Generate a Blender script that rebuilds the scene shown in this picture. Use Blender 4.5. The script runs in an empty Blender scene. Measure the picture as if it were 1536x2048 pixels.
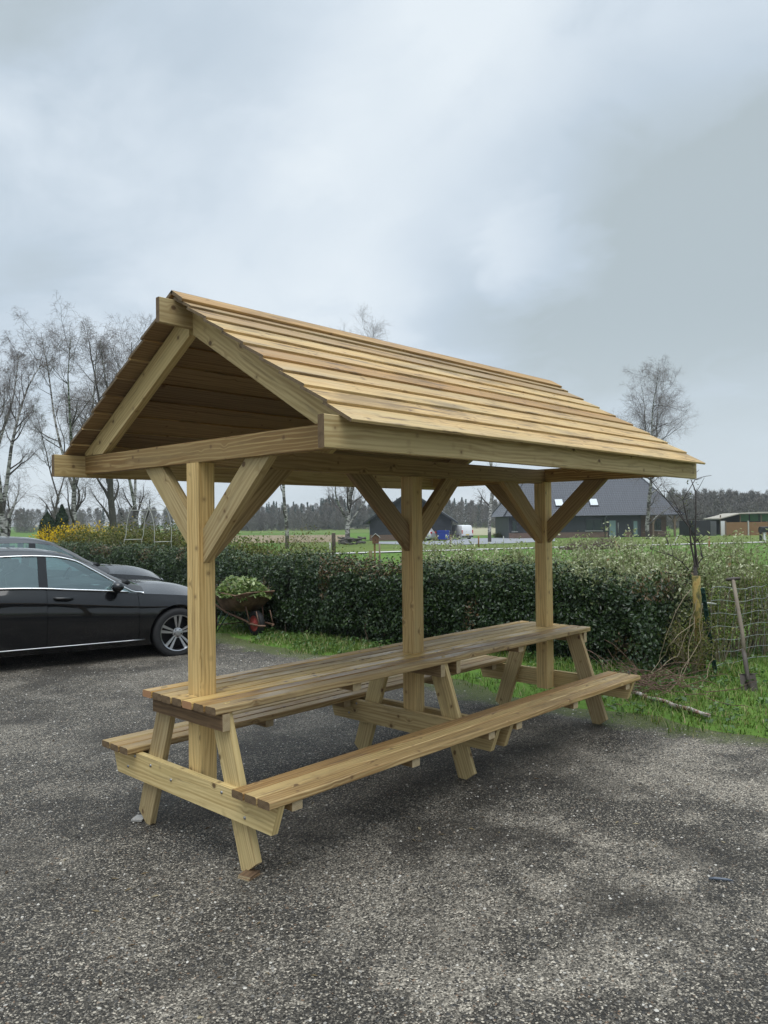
import bpy, bmesh, math, random
import numpy as np
from mathutils import Vector, Matrix
SC = bpy.context.scene
COL = SC.collection
R_ = math.radians

# ------------------------------------------------------------------ camera
CAM_LOC = (-2.4117, -3.6161, 1.7033)
YAW, PITCH, ROLL, FPX = 43.0227, 0.7143, -0.6305, 1552.98
def cam_axes():
    y, p, r = R_(YAW), R_(PITCH), R_(ROLL)
    fw = Vector((math.cos(p)*math.cos(y), math.cos(p)*math.sin(y), math.sin(p)))
    rt = Vector((math.sin(y), -math.cos(y), 0.0)); up = rt.cross(fw)
    return rt*math.cos(r)+up*math.sin(r), -rt*math.sin(r)+up*math.cos(r), fw
CR, CU, CF = cam_axes()
cd = bpy.data.cameras.new('camera'); co = bpy.data.objects.new('camera', cd); COL.objects.link(co)
cd.sensor_fit = 'VERTICAL'; cd.sensor_height = 36.0; cd.lens = 36.0*FPX/2048.0
cd.clip_start = 0.05; cd.clip_end = 6000
m = Matrix((CR, CU, -CF)).transposed().to_4x4(); m.translation = Vector(CAM_LOC)
co.matrix_world = m
SC.camera = co

# ------------------------------------------------------------------ sky and light
SC.view_settings.view_transform = 'Standard'; SC.view_settings.look = 'None'
SC.view_settings.gamma = 1.0; SC.view_settings.exposure = 0.45; SC.view_settings.use_curve_mapping = False
SUN_EL, SUN_AZ = 68.0, -128.0     # azimuth measured from +X towards +Y
W = bpy.data.worlds.new('World'); SC.world = W; W.use_nodes = True
def build_world():
    nt = W.node_tree; nt.nodes.clear(); N = nt.nodes.new; L = nt.links.new
    out = N('ShaderNodeOutputWorld'); mix = N('ShaderNodeMixShader'); b1 = N('ShaderNodeBackground'); b2 = N('ShaderNodeBackground')
    sky = N('ShaderNodeTexSky'); sky.sky_type = 'NISHITA'; sky.sun_disc = False
    sky.sun_elevation = R_(SUN_EL); sky.sun_rotation = R_(90-SUN_AZ)
    L(sky.outputs[0], b1.inputs[0]); b1.inputs[1].default_value = 0.1
    tc = N('ShaderNodeTexCoord'); sep = N('ShaderNodeSeparateXYZ'); L(tc.outputs['Generated'], sep.inputs[0])
    def math_(op, a, b=None, c=None):
        n = N('ShaderNodeMath'); n.operation = op
        for i, v in enumerate((a, b, c)):
            if v is None: continue
            if isinstance(v, (int, float)): n.inputs[i].default_value = v
            else: L(v, n.inputs[i])
        return n.outputs[0]
    zc = math_('MAXIMUM', sep.outputs[2], 0.0)
    den = math_('ADD', zc, 0.28)
    px = math_('DIVIDE', sep.outputs[0], den); py = math_('DIVIDE', sep.outputs[1], den)
    cb = N('ShaderNodeCombineXYZ'); L(px, cb.inputs[0]); L(py, cb.inputs[1])
    def noise(scale, detail, rough, loc, dist=0.0):
        mp = N('ShaderNodeMapping'); L(cb.outputs[0], mp.inputs[0]); mp.inputs['Location'].default_value = loc
        mp.inputs['Rotation'].default_value = (0, 0, R_(20)); mp.inputs['Scale'].default_value = (1.0, 0.75, 1)
        n = N('ShaderNodeTexNoise'); L(mp.outputs[0], n.inputs['Vector']); n.inputs['Scale'].default_value = scale
        n.inputs['Detail'].default_value = detail; n.inputs['Roughness'].default_value = rough; n.inputs['Distortion'].default_value = dist
        return n.outputs['Fac']
    n1 = noise(1.15, 6, 0.5, (9.3, 2.7, 0), 0.5); n2 = noise(2.9, 7, 0.55, (7.1, 3.3, 0), 0.5)
    f = math_('ADD', math_('MULTIPLY_ADD', n1, 0.30, 0.195), math_('MULTIPLY', n2, 0.31))
    # darker cloud bank on the right-hand side of the view
    rt = math_('ADD', math_('MULTIPLY', sep.outputs[0], CR.x), math_('MULTIPLY', sep.outputs[1], CR.y))
    mr = N('ShaderNodeMapRange'); mr.interpolation_type = 'SMOOTHSTEP'; L(rt, mr.inputs[0])
    mr.inputs[1].default_value = -0.05; mr.inputs[2].default_value = 0.50; mr.inputs[3].default_value = 0.0; mr.inputs[4].default_value = 0.035
    f = math_('SUBTRACT', f, mr.outputs[0])
    # banks of thinner and thicker cloud: (photo column, row, inner cos spread, weight)
    for bx, by, sp, wt in ((700, 430, .36, .045), (1240, 150, .22, .035), (1150, 430, .22, -.045), (980, 30, .25, .032), (1330, 500, .26, -.075), (1120, 560, .2, -.03), (150, 160, .30, -.045), (300, 560, .22, .02), (560, 250, .16, -.015), (1450, 330, .15, -.04), (1250, 640, .10, .02)):
        d = (CF+CR*((bx-768)/FPX)-CU*((by-1024)/FPX)).normalized()
        dn = N('ShaderNodeVectorMath'); dn.operation = 'DOT_PRODUCT'; L(tc.outputs['Generated'], dn.inputs[0]); dn.inputs[1].default_value = d
        dw = math_('ADD', dn.outputs['Value'], math_('MULTIPLY', math_('SUBTRACT', n2, .5), .10))
        bm_ = N('ShaderNodeMapRange'); bm_.interpolation_type = 'SMOOTHERSTEP'; L(dw, bm_.inputs[0]); bm_.inputs[1].default_value = math.cos(sp*1.25); bm_.inputs[2].default_value = 1.0; bm_.inputs[3].default_value = 0; bm_.inputs[4].default_value = wt*1.25
        f = math_('ADD', f, bm_.outputs[0])
    rp = N('ShaderNodeValToRGB'); L(f, rp.inputs[0]); e = rp.color_ramp.elements
    e[0].position = 0.36; e[0].color = (0.350, 0.405, 0.430, 1)
    e[1].position = 0.63; e[1].color = (0.62, 0.675, 0.715, 1)
    k = e.new(0.455); k.color = (0.425, 0.495, 0.560, 1)
    k = e.new(0.53); k.color = (0.52, 0.585, 0.645, 1)
    # the overcast grows lighter right at the horizon and much brighter overhead
    hz = N('ShaderNodeMapRange'); hz.interpolation_type = 'SMOOTHSTEP'; L(zc, hz.inputs[0])
    hz.inputs[1].default_value = 0.0; hz.inputs[2].default_value = 0.26; hz.inputs[3].default_value = 0.5; hz.inputs[4].default_value = 0.0
    mh = N('ShaderNodeMix'); mh.data_type = 'RGBA'; L(hz.outputs[0], mh.inputs[0]); L(rp.outputs[0], mh.inputs[6]); mh.inputs[7].default_value = (0.58, 0.635, 0.665, 1)
    zn = N('ShaderNodeMapRange'); zn.interpolation_type = 'SMOOTHSTEP'; L(zc, zn.inputs[0])
    zn.inputs[1].default_value = 0.58; zn.inputs[2].default_value = 0.95; zn.inputs[3].default_value = 1.0; zn.inputs[4].default_value = 2.6
    L(mh.outputs[2], b2.inputs[0]); L(zn.outputs[0], b2.inputs[1])
    mix.inputs[0].default_value = 0.93; L(b1.outputs[0], mix.inputs[1]); L(b2.outputs[0], mix.inputs[2]); L(mix.outputs[0], out.inputs[0])
build_world()
sd = bpy.data.lights.new('sun', 'SUN'); so = bpy.data.objects.new('sun', sd); COL.objects.link(so)
sd.energy = 1.5; sd.angle = R_(50); sd.color = (1.0, 0.975, 0.94)
sv = Vector((math.cos(R_(SUN_EL))*math.cos(R_(SUN_AZ)), math.cos(R_(SUN_EL))*math.sin(R_(SUN_AZ)), math.sin(R_(SUN_EL))))
so.rotation_euler = sv.to_track_quat('Z', 'Y').to_euler(); so.location = sv*60

# ------------------------------------------------------------------ lie of the land
def gz(x, y):
    u = 0.731*x+0.682*y
    t = (u-10.0)/85.0
    return 0.0 if t <= 0 else -0.7*min(1.0, t)
def at(px, py, dz=0.0):
    """point where the sight line through a photo pixel meets the ground"""
    v = CF+CR*((px-768)/FPX)-CU*((py-1024)/FPX); c = Vector(CAM_LOC); a, b = 1.0, 2500.0
    for _ in range(60):
        k = (a+b)/2; p = c+v*k
        if p.z > gz(p.x, p.y)+dz: a = k
        else: b = k
    return c+v*a
def dp(px, py, d):
    return Vector(CAM_LOC)+(CF+CR*((px-768)/FPX)-CU*((py-1024)/FPX))*d
def depth(p): return (Vector(p)-Vector(CAM_LOC)).dot(CF)
def gnd(px, d):
    """ground point in photo column px at distance d"""
    q = dp(px, 1060, d); return Vector((q.x, q.y, gz(q.x, q.y)))

# ------------------------------------------------------------------ objects
def empty(name, label, cat, loc=(0, 0, 0), rz=0.0, group=None):
    o = bpy.data.objects.new(name, None); COL.objects.link(o); o.location = loc; o.rotation_euler = (0, 0, rz)
    o.empty_display_size = 0.2; o['label'] = label; o['category'] = cat
    if group: o['group'] = group
    return o
def tag(o, label, cat, group=None):
    o['label'] = label; o['category'] = cat
    if group: o['group'] = group
    return o
def kind(o, k, label=None, cat=None):
    o['kind'] = k
    if label: o['label'] = label
    if cat: o['category'] = cat
    return o

class MB:
    """collects faces for ONE mesh: verts, faces, uv, seed, material index"""
    def __init__(s): s.v = []; s.f = []; s.uv = []; s.seed = []; s.mi = []; s.sm = []
    def face(s, idx, uv=None, seed=0.0, mi=0, smooth=False):
        s.f.append(tuple(idx)); s.uv.append(uv or [(0, 0)]*len(idx)); s.seed.append(seed); s.mi.append(mi); s.sm.append(smooth)
    def add(s, pts): n = len(s.v); s.v += [tuple(p) for p in pts]; return n
    def beam(s, p0, p1, side, w, h, seed=None, ch=0.003, cut0=(0, 0), cut1=(0, 0), mi=0, me=1, under=None):
        """timber from p0 to p1 (axis through the middle of the section), w along side, h along the third axis"""
        p0, p1 = Vector(p0), Vector(p1); ax = (p1-p0); ln = ax.length; ax.normalize()
        sd = Vector(side); sd = (sd-ax*sd.dot(ax)).normalized(); up = ax.cross(sd)
        if seed is None: seed = random.random()*100
        a, b = w/2, h/2; c = min(ch, a*.5, b*.5)
        sec = [(-a+c, -b), (a-c, -b), (a, -b+c), (a, b-c), (a-c, b), (-a+c, b), (-a, b-c), (-a, -b+c)]
        base = len(s.v)
        nseg = max(1, int(ln/0.8))
        for i in range(nseg+1):
            t = i/nseg
            for q in sec:
                off = 0.0
                if i == 0: off = q[0]*cut0[0]+q[1]*cut0[1]
                if i == nseg: off = q[0]*cut1[0]+q[1]*cut1[1]
                s.v.append(tuple(p0+ax*(ln*t+off)+sd*q[0]+up*q[1]))
        per = [0.0]
        for i in range(8):
            q, r = sec[i], sec[(i+1) % 8]; per.append(per[-1]+math.hypot(r[0]-q[0], r[1]-q[1]))
        for i in range(nseg):
            u0, u1 = ln*i/nseg, ln*(i+1)/nseg
            for k in range(8):
                a0 = base+i*8+k; a1 = base+i*8+(k+1) % 8
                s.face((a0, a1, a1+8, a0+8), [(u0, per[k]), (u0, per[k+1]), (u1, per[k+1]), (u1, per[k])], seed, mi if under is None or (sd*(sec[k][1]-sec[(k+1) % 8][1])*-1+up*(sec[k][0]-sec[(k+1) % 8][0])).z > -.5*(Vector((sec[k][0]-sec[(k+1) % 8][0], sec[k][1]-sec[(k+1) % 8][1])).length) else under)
        uvc = [(q[0], q[1]) for q in sec]
        s.face([base+k for k in reversed(range(8))], list(reversed(uvc)), seed, me)
        s.face([base+nseg*8+k for k in range(8)], uvc, seed, me)
    def box(s, c, size, rot=None, mi=0, seed=0.0):
        hx, hy, hz = size[0]/2, size[1]/2, size[2]/2; M = rot or Matrix.Identity(3); c = Vector(c)
        P = [c+M @ Vector((x*hx, y*hy, z*hz)) for z in (-1, 1) for y in (-1, 1) for x in (-1, 1)]
        b = s.add(P)
        for q, dims in (((0, 2, 3, 1), (1, 0)), ((4, 5, 7, 6), (0, 1)), ((0, 1, 5, 4), (0, 2)), ((2, 6, 7, 3), (2, 0)), ((0, 4, 6, 2), (2, 1)), ((1, 3, 7, 5), (1, 2))):
            du, dv = size[dims[0]], size[dims[1]]
            s.face([b+i for i in q], [(0, 0), (du, 0), (du, dv), (0, dv)], seed, mi)
    def tube(s, pts, rad, n=8, cap=True, mi=0, seed=0.0, smooth=True):
        pts = [Vector(p) for p in pts]; m = len(pts)
        if not hasattr(rad, '__len__'): rad = [rad]*m
        base = len(s.v); prev = None; L = 0.0; Ls = []
        for i, p in enumerate(pts):
            t = (pts[min(i+1, m-1)]-pts[max(i-1, 0)])
            if t.length < 1e-9: t = Vector((0, 0, 1))
            t.normalize()
            if prev is None:
                ref = Vector((0, 0, 1)) if abs(t.z) < .9 else Vector((1, 0, 0))
                a = t.cross(ref).normalized()
            else:
                a = prev-t*prev.dot(t)
                a = a.normalized() if a.length > 1e-6 else t.orthogonal().normalized()
            prev = a; b = t.cross(a)
            if i: L += (p-pts[i-1]).length
            Ls.append(L)
            for k in range(n):
                an = 2*math.pi*k/n; q = p+(a*math.cos(an)+b*math.sin(an))*rad[i]; s.v.append((q.x, q.y, q.z))
        for i in range(m-1):
            for k in range(n):
                a0 = base+i*n+k; a1 = base+i*n+(k+1) % n
                s.face((a0, a1, a1+n, a0+n), [(Ls[i], k/n), (Ls[i], (k+1)/n), (Ls[i+1], (k+1)/n), (Ls[i+1], k/n)], seed, mi, smooth)
        if cap:
            s.face([base+k for k in reversed(range(n))], None, seed, mi); s.face([base+(m-1)*n+k for k in range(n)], None, seed, mi)
    def lathe(s, prof, n=24, M=None, mi=0, smooth=True, close=False):
        """prof: list of (r, z) around local Z"""
        M = M or Matrix.Identity(4); base = len(s.v); m = len(prof)
        for r, z in prof:
            for k in range(n):
                an = 2*math.pi*k/n; s.v.append(tuple(M @ Vector((r*math.cos(an), r*math.sin(an), z))))
        for i in range(m-1 if not close else m):
            j = (i+1) % m
            for k in range(n):
                s.face((base+i*n+k, base+i*n+(k+1) % n, base+j*n+(k+1) % n, base+j*n+k), None, 0, mi, smooth)
    def prism(s, poly, d, mi=0, seed=0.0, M=None):
        """poly: list of 3D points (ccw seen from the tip of d), extruded by vector d"""
        P = [Vector(p) for p in poly]; d = Vector(d); n = len(P); b = s.add(P+[p+d for p in P])
        s.face([b+i for i in reversed(range(n))], None, seed, mi); s.face([b+n+i for i in range(n)], None, seed, mi)
        for i in range(n):
            j = (i+1) % n; e = (P[j]-P[i]).length; w = d.length
            s.face((b+i, b+j, b+n+j, b+n+i), [(0, 0), (e, 0), (e, w), (0, w)], seed, mi)
    def build(s, name, mats, parent=None, sharp=None):
        me = bpy.data.meshes.new(name); me.from_pydata(s.v, [], s.f)
        if not isinstance(mats, (list, tuple)): mats = [mats]
        for mt in mats: me.materials.append(mt)
        n = len(s.f)
        if n:
            nm = len(mats)
            me.polygons.foreach_set('material_index', [min(i, nm-1) for i in s.mi])
            me.polygons.foreach_set('use_smooth', s.sm)
            uv = me.uv_layers.new(name='UVMap'); flat = [c for f in s.uv for p in f for c in p]; uv.data.foreach_set('uv', flat)
            at_ = me.attributes.new('seed', 'FLOAT', 'FACE'); at_.data.foreach_set('value', s.seed)
        me.update()
        if sharp is not None and any(s.sm): me.set_sharp_from_angle(angle=R_(sharp))
        o = bpy.data.objects.new(name, me); COL.objects.link(o)
        if parent: o.parent = parent
        return o

def np_mesh(name, V, F, mats, parent=None, tint=None, smooth=False):
    """quad mesh from numpy arrays, tint = one value per face"""
    me = bpy.data.meshes.new(name); nv, nf = len(V), len(F); k = F.shape[1]
    me.vertices.add(nv); me.vertices.foreach_set('co', np.asarray(V, np.float32).ravel())
    me.loops.add(nf*k); me.loops.foreach_set('vertex_index', np.asarray(F, np.int32).ravel())
    me.polygons.add(nf); me.polygons.foreach_set('loop_start', np.arange(0, nf*k, k, dtype=np.int32))
    if smooth: me.polygons.foreach_set('use_smooth', np.ones(nf, bool))
    for mt in (mats if isinstance(mats, (list, tuple)) else [mats]): me.materials.append(mt)
    me.update(calc_edges=True)
    if tint is not None:
        a = me.attributes.new('seed', 'FLOAT', 'FACE'); a.data.foreach_set('value', np.asarray(tint, np.float32))
    o = bpy.data.objects.new(name, me); COL.objects.link(o)
    if parent: o.parent = parent
    return o

def leaf_arrays(P, Nrm, rng, ln, wd, jit=0.7, droop=0.0, var=0.35):
    """folded leaf of two quads at each point P, facing roughly along Nrm"""
    n = len(P)
    N = Nrm+rng.normal(0, jit, (n, 3)); N /= np.linalg.norm(N, axis=1)[:, None]+1e-9
    T = rng.normal(0, 1, (n, 3)); T[:, 2] -= droop; T -= N*(T*N).sum(1)[:, None]; T /= np.linalg.norm(T, axis=1)[:, None]+1e-9
    B = np.cross(N, T); s = 1+rng.uniform(-var, var, n); L = (ln*s)[:, None]; Wd = (wd*s*rng.uniform(.8, 1.2, n))[:, None]
    c = 0.22
    pts = np.stack([P-T*L*.5, P+B*Wd*.5-T*L*.08+N*Wd*c, P+T*L*.5, P-B*Wd*.5-T*L*.08+N*Wd*c], 1)   # base,right,tip,left
    V = pts.reshape(-1, 3); b = np.arange(n)*4
    F = np.stack([np.stack([b, b+1, b+2], 1), np.stack([b, b+2, b+3], 1)], 1).reshape(-1, 3)
    tint = np.repeat(rng.uniform(0, 1, n), 2)
    return V, F, tint
def join_arrays(parts):
    V, F, T, o = [], [], [], 0
    for v, f, t in parts: V.append(v); F.append(f+o); T.append(t); o += len(v)
    return np.concatenate(V), np.concatenate(F), np.concatenate(T)

# ------------------------------------------------------------------ materials
class NT:
    def __init__(s, name):
        s.m = bpy.data.materials.new(name); s.m.use_nodes = True; s.t = s.m.node_tree; s.t.nodes.clear()
        s.out = s.t.nodes.new('ShaderNodeOutputMaterial'); s.b = s.t.nodes.new('ShaderNodeBsdfPrincipled'); s.L(s.b.outputs[0], s.out.inputs[0])
    def N(s, t): return s.t.nodes.new(t)
    def L(s, a, b): s.t.links.new(a, b)
    def set(s, k, v):
        i = s.b.inputs[k]
        if hasattr(v, 'is_linked'): s.L(v, i)
        else: i.default_value = v if not (isinstance(v, tuple) and len(v) == 3) else (*v, 1)
    def math(s, op, a, b=None, c=None):
        n = s.N('ShaderNodeMath'); n.operation = op
        for i, v in enumerate((a, b, c)):
            if v is None: continue
            if isinstance(v, (int, float)): n.inputs[i].default_value = v
            else: s.L(v, n.inputs[i])
        return n.outputs[0]
    def attr(s, nm): n = s.N('ShaderNodeAttribute'); n.attribute_name = nm; return n.outputs['Fac']
    def uv(s): return s.N('ShaderNodeUVMap').outputs[0]
    def obj(s): return s.N('ShaderNodeTexCoord').outputs['Object']
    def pos(s): return s.N('ShaderNodeNewGeometry').outputs['Position']
    def vec(s, v, scale=(1, 1, 1), loc=(0, 0, 0)):
        n = s.N('ShaderNodeMapping'); s.L(v, n.inputs[0]); n.inputs['Scale'].default_value = scale; n.inputs['Location'].default_value = loc; return n.outputs[0]
    def noise(s, v, scale=5, detail=3, rough=.5, dist=0.0, w=None, out='Fac'):
        n = s.N('ShaderNodeTexNoise')
        if w is not None: n.noise_dimensions = '4D'; s.L(w, n.inputs['W'])
        s.L(v, n.inputs['Vector']); n.inputs['Scale'].default_value = scale; n.inputs['Detail'].default_value = detail
        n.inputs['Roughness'].default_value = rough; n.inputs['Distortion'].default_value = dist; return n.outputs[out]
    def voro(s, v, scale=5, feat='F1', out='Distance', rnd=1.0):
        n = s.N('ShaderNodeTexVoronoi'); n.feature = feat; s.L(v, n.inputs['Vector']); n.inputs['Scale'].default_value = scale; n.inputs['Randomness'].default_value = rnd; return n.outputs[out]
    def ramp(s, f, stops):
        n = s.N('ShaderNodeValToRGB'); s.L(f, n.inputs[0]); e = n.color_ramp.elements
        while len(e) < len(stops): e.new(0.5)
        for k, (p, c) in zip(e, stops): k.position = p; k.color = (*c, 1) if hasattr(c, '__len__') else (c, c, c, 1)
        return n.outputs[0]
    def rng(s, f, a, b, c=0.0, d=1.0, smooth=True):
        n = s.N('ShaderNodeMapRange'); n.interpolation_type = 'SMOOTHSTEP' if smooth else 'LINEAR'; s.L(f, n.inputs[0])
        for i, v in enumerate((a, b, c, d)): n.inputs[i+1].default_value = v
        return n.outputs[0]
    def mix(s, f, a, b, mode='MIX'):
        n = s.N('ShaderNodeMix'); n.data_type = 'RGBA'; n.blend_type = mode
        for i, v in ((0, f), (6, a), (7, b)):
            if isinstance(v, (int, float)): n.inputs[i].default_value = v if i == 0 else (v, v, v, 1)
            elif isinstance(v, tuple): n.inputs[i].default_value = (*v, 1) if len(v) == 3 else v
            else: s.L(v, n.inputs[i])
        return n.outputs[2]
    def bump(s, h, strength=.3, dist=.01):
        n = s.N('ShaderNodeBump'); s.L(h, n.inputs['Height']); n.inputs['Strength'].default_value = strength; n.inputs['Distance'].default_value = dist
        s.L(n.outputs[0], s.b.inputs['Normal'])
    def comb(s, x, y, z=0.0):
        n = s.N('ShaderNodeCombineXYZ')
        for i, v in enumerate((x, y, z)):
            if isinstance(v, (int, float)): n.inputs[i].default_value = v
            else: s.L(v, n.inputs[i])
        return n.outputs[0]
    def sep(s, v): n = s.N('ShaderNodeSeparateXYZ'); s.L(v, n.inputs[0]); return n.outputs

def flat(name, col, rough=.6, metal=0.0, var=0.15, scale=8.0, spec=.5, bump=0.0):
    k = NT(name); n = k.noise(k.obj(), scale, 4, .6); k.set('Base Color', k.mix(n, tuple(c*(1-var) for c in col), tuple(min(1, c*(1+var)) for c in col)))
    k.set('Roughness', rough); k.set('Metallic', metal); k.set('Specular IOR Level', spec)
    if bump: k.bump(k.noise(k.obj(), scale*6, 3), bump, .01)
    return k.m

def wood(name, light, dark, tint, knots=1.0, wet=0.0, rough=.68, contrast=1.0, stain=0.0, streak=.30, var=.50, brown=.15):
    """sawn softwood: uv.x runs along the grain in metres, every board has its own seed"""
    k = NT(name); sd = k.attr('seed'); u, v, _ = k.sep(k.uv())
    wob = k.noise(k.comb(k.math('MULTIPLY', u, 1.3), k.math('MULTIPLY', v, 5), k.math('MULTIPLY', sd, 3.1)), 1.0, 3, .5)
    vv = k.math('ADD', v, k.math('MULTIPLY', wob, 0.035))
    p = k.comb(k.math('MULTIPLY', u, 1.0), vv, k.math('MULTIPLY', sd, 1.7))
    # knots
    kp = k.comb(u, v, k.math('MULTIPLY', sd, 2.3))
    kd = k.voro(k.vec(kp, (0.85, 1, 1)), 6.2); kd2 = k.voro(k.vec(kp, (1, 1, 1), (5, 9, 0)), 15.0); kr = k.sep(k.voro(k.vec(kp, (1, 1, 1), (5, 9, 0)), 15.0, out='Color'))[0]
    # grain bends round knots
    bend = k.rng(kd, 0.0, 0.24, 0.016, 0.0)
    gp = k.comb(u, k.math('ADD', vv, bend), k.math('MULTIPLY', sd, 1.7))
    g1 = k.noise(k.vec(gp, (1.2, 55, 1)), 1.0, 4, .55, .25)
    g2 = k.noise(k.vec(gp, (2.5, 190, 1)), 1.0, 3, .6)
    ring = k.math('SINE', k.math('MULTIPLY', k.math('ADD', vv, k.math('ADD', k.math('MULTIPLY', bend, 1.6), k.math('MULTIPLY', k.noise(k.vec(p, (.9, 7, 1)), 1.0, 3, .55), .11))), 300))
    ring = k.math('MULTIPLY_ADD', ring, .5, .5)
    g = k.math('ADD', k.math('MULTIPLY', g1, .55), k.math('ADD', k.math('MULTIPLY', ring, .15*contrast), k.math('MULTIPLY', g2, .30)))
    col = k.mix(k.rng(g, .36, .66), light, dark)
    bl = k.noise(k.vec(p, (1.4, 9, 1)), 1.0, 3, .5)
    col = k.mix(k.math('MULTIPLY', k.rng(bl, .42, .72), .75), col, tint)
    # every board a little different
    wn = k.N('ShaderNodeTexWhiteNoise'); wn.noise_dimensions = '1D'; k.L(sd, wn.inputs['W'])
    br = k.math('MULTIPLY_ADD', wn.outputs['Value'], var, .99-var*.5)
    col = k.mix(1.0, col, k.comb(br, br, k.math('MULTIPLY_ADD', wn.outputs['Value'], .34, .73)), 'MULTIPLY')
    wb_ = k.N('ShaderNodeTexWhiteNoise'); wb_.noise_dimensions = '1D'; k.L(k.math('ADD', sd, 3.7), wb_.inputs['W'])
    col = k.mix(k.math('MULTIPLY', k.rng(wb_.outputs['Value'], .30, .95), brown), col, k.mix(1.0, col, (.72, .58, .44), 'MULTIPLY'))
    if stain:
        st = k.noise(k.vec(p, (1.1, 3.0, 1), (3, 1, 5)), 1.3, 5, .62)
        col = k.mix(k.math('MULTIPLY', k.rng(st, .50, .70), stain), col, (0.085, 0.055, 0.028))
    # dark streaks that follow the grain
    sr = k.noise(k.vec(p, (2.6, 22, 1), (2, 4, 8)), 1.0, 5, .62); col = k.mix(k.math('MULTIPLY', k.rng(sr, .56, .68), streak), col, (0.12, 0.075, 0.036))
    if knots:
        km = k.rng(kd, 0.055, 0.105, 1.0, 0.0); halo = k.rng(kd, .05, .20, .5, 0.0)
        col = k.mix(k.math('MULTIPLY', halo, .55*knots), col, (0.22, 0.125, 0.05))
        col = k.mix(k.math('MULTIPLY', km, .85*min(1, knots)), col, (0.095, 0.05, 0.022))
    if knots:
        sk_ = k.math('MULTIPLY', k.rng(kd2, .10, .20, 1.0, 0.0), k.rng(kr, .77, .82, 0, 1)); col = k.mix(k.math('MULTIPLY', k.math('MULTIPLY', k.rng(kd2, .12, .42, 1.0, 0.0), k.rng(kr, .77, .82, 0, 1)), .35), col, (0.24, 0.145, 0.06)); col = k.mix(k.math('MULTIPLY', sk_, .75*min(1, knots)), col, (0.12, 0.065, 0.028))
    # small drying checks and grub marks
    ck = k.noise(k.vec(p, (3.5, 130, 1), (9, 2, 1)), 1.0, 2, .5)
    col = k.mix(k.rng(ck, .70, .78, 0, .55), col, (0.10, 0.065, 0.03))
    k.set('Base Color', col)
    if wet:
        wm = k.rng(k.noise(k.vec(p, (1.5, 4, 1), (1, 7, 2)), 1.2, 4, .6), .46, .64)
        k.set('Roughness', k.math('SUBTRACT', rough, k.math('MULTIPLY', wm, wet))); k.set('Specular IOR Level', .5)
    else: k.set('Roughness', rough); k.set('Specular IOR Level', .35)
    k.bump(k.math('ADD', k.math('MULTIPLY', g1, .6), k.math('MULTIPLY', g2, .5)), .35, .002)
    return k.m
def endgrain(name, col, dark, red=.8):
    k = NT(name); sd = k.attr('seed'); p = k.uv()
    u, v, _ = k.sep(p)
    d = k.N('ShaderNodeVectorMath'); d.operation = 'LENGTH'; k.L(k.vec(p, (1, 1, 1), (.03, .05, 0)), d.inputs[0])
    ring = k.math('MULTIPLY_ADD', k.math('SINE', k.math('MULTIPLY', k.math('ADD', d.outputs['Value'], k.math('MULTIPLY', k.noise(p, 20, 2), .01)), 900)), .5, .5)
    wn = k.N('ShaderNodeTexWhiteNoise'); wn.noise_dimensions = '1D'; k.L(sd, wn.inputs['W'])
    c = k.mix(k.math('MULTIPLY', ring, .5), col, dark); c = k.mix(k.math('MULTIPLY', k.rng(k.noise(p, 30, 4), .4, .7), .6), c, dark)
    c = k.mix(k.rng(wn.outputs['Value'], .80, .86, 0, red), c, (0.42, 0.22, 0.11))
    k.set('Base Color', c); k.set('Roughness', .8); k.set('Specular IOR Level', .25); return k.m

def leafmat(name, stops, rough=.4, trans=.25, spec=.5):
    k = NT(name); c = k.ramp(k.attr('seed'), stops); k.set('Base Color', c); k.set('Roughness', rough); k.set('Specular IOR Level', spec)
    if trans:
        t = k.N('ShaderNodeBsdfTranslucent'); k.L(k.mix(.5, c, (1, 1, .4), 'MULTIPLY'), t.inputs[0]); mx = k.N('ShaderNodeMixShader'); mx.inputs[0].default_value = trans
        k.L(k.b.outputs[0], mx.inputs[1]); k.L(t.outputs[0], mx.inputs[2]); k.L(mx.outputs[0], k.out.inputs[0])
    return k.m

# ================================================================== timber materials
M_GREEN = wood('treated_pine_green', (0.572, 0.445, 0.247), (0.382, 0.269, 0.126), (0.461, 0.357, 0.181), 1.0)
M_POST = wood('treated_pine_post', (0.594, 0.429, 0.217), (0.382, 0.243, 0.101), (0.472, 0.357, 0.186), .6)
M_WARM = wood('treated_pine_warm', (0.551, 0.388, 0.172), (0.313, 0.186, 0.067), (0.403, 0.290, 0.126), .9, contrast=3.4)
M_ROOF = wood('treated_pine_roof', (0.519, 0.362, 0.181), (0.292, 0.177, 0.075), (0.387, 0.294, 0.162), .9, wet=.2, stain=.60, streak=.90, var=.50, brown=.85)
M_TOP = wood('treated_pine_wet', (0.700, 0.517, 0.252), (0.424, 0.274, 0.111), (0.541, 0.398, 0.186), .9, wet=.30, rough=.66, contrast=1.5, stain=.55, streak=.7, var=.6, brown=.85)
M_BENCH = wood('treated_pine_bench', (0.689, 0.522, 0.268), (0.403, 0.258, 0.106), (0.541, 0.393, 0.186), .9, wet=.2, rough=.66, contrast=1.8, stain=.4, streak=.5, brown=.85)
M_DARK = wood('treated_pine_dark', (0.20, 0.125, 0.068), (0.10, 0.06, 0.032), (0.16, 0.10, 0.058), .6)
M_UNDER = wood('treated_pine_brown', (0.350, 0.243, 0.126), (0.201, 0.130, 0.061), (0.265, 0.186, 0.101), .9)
M_END = endgrain('sawn_end_dark', (0.20, 0.135, 0.075), (0.075, 0.048, 0.026))
M_ENDL = endgrain('sawn_end_light', (0.46, 0.37, 0.23), (0.30, 0.22, 0.12), 0)
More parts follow.
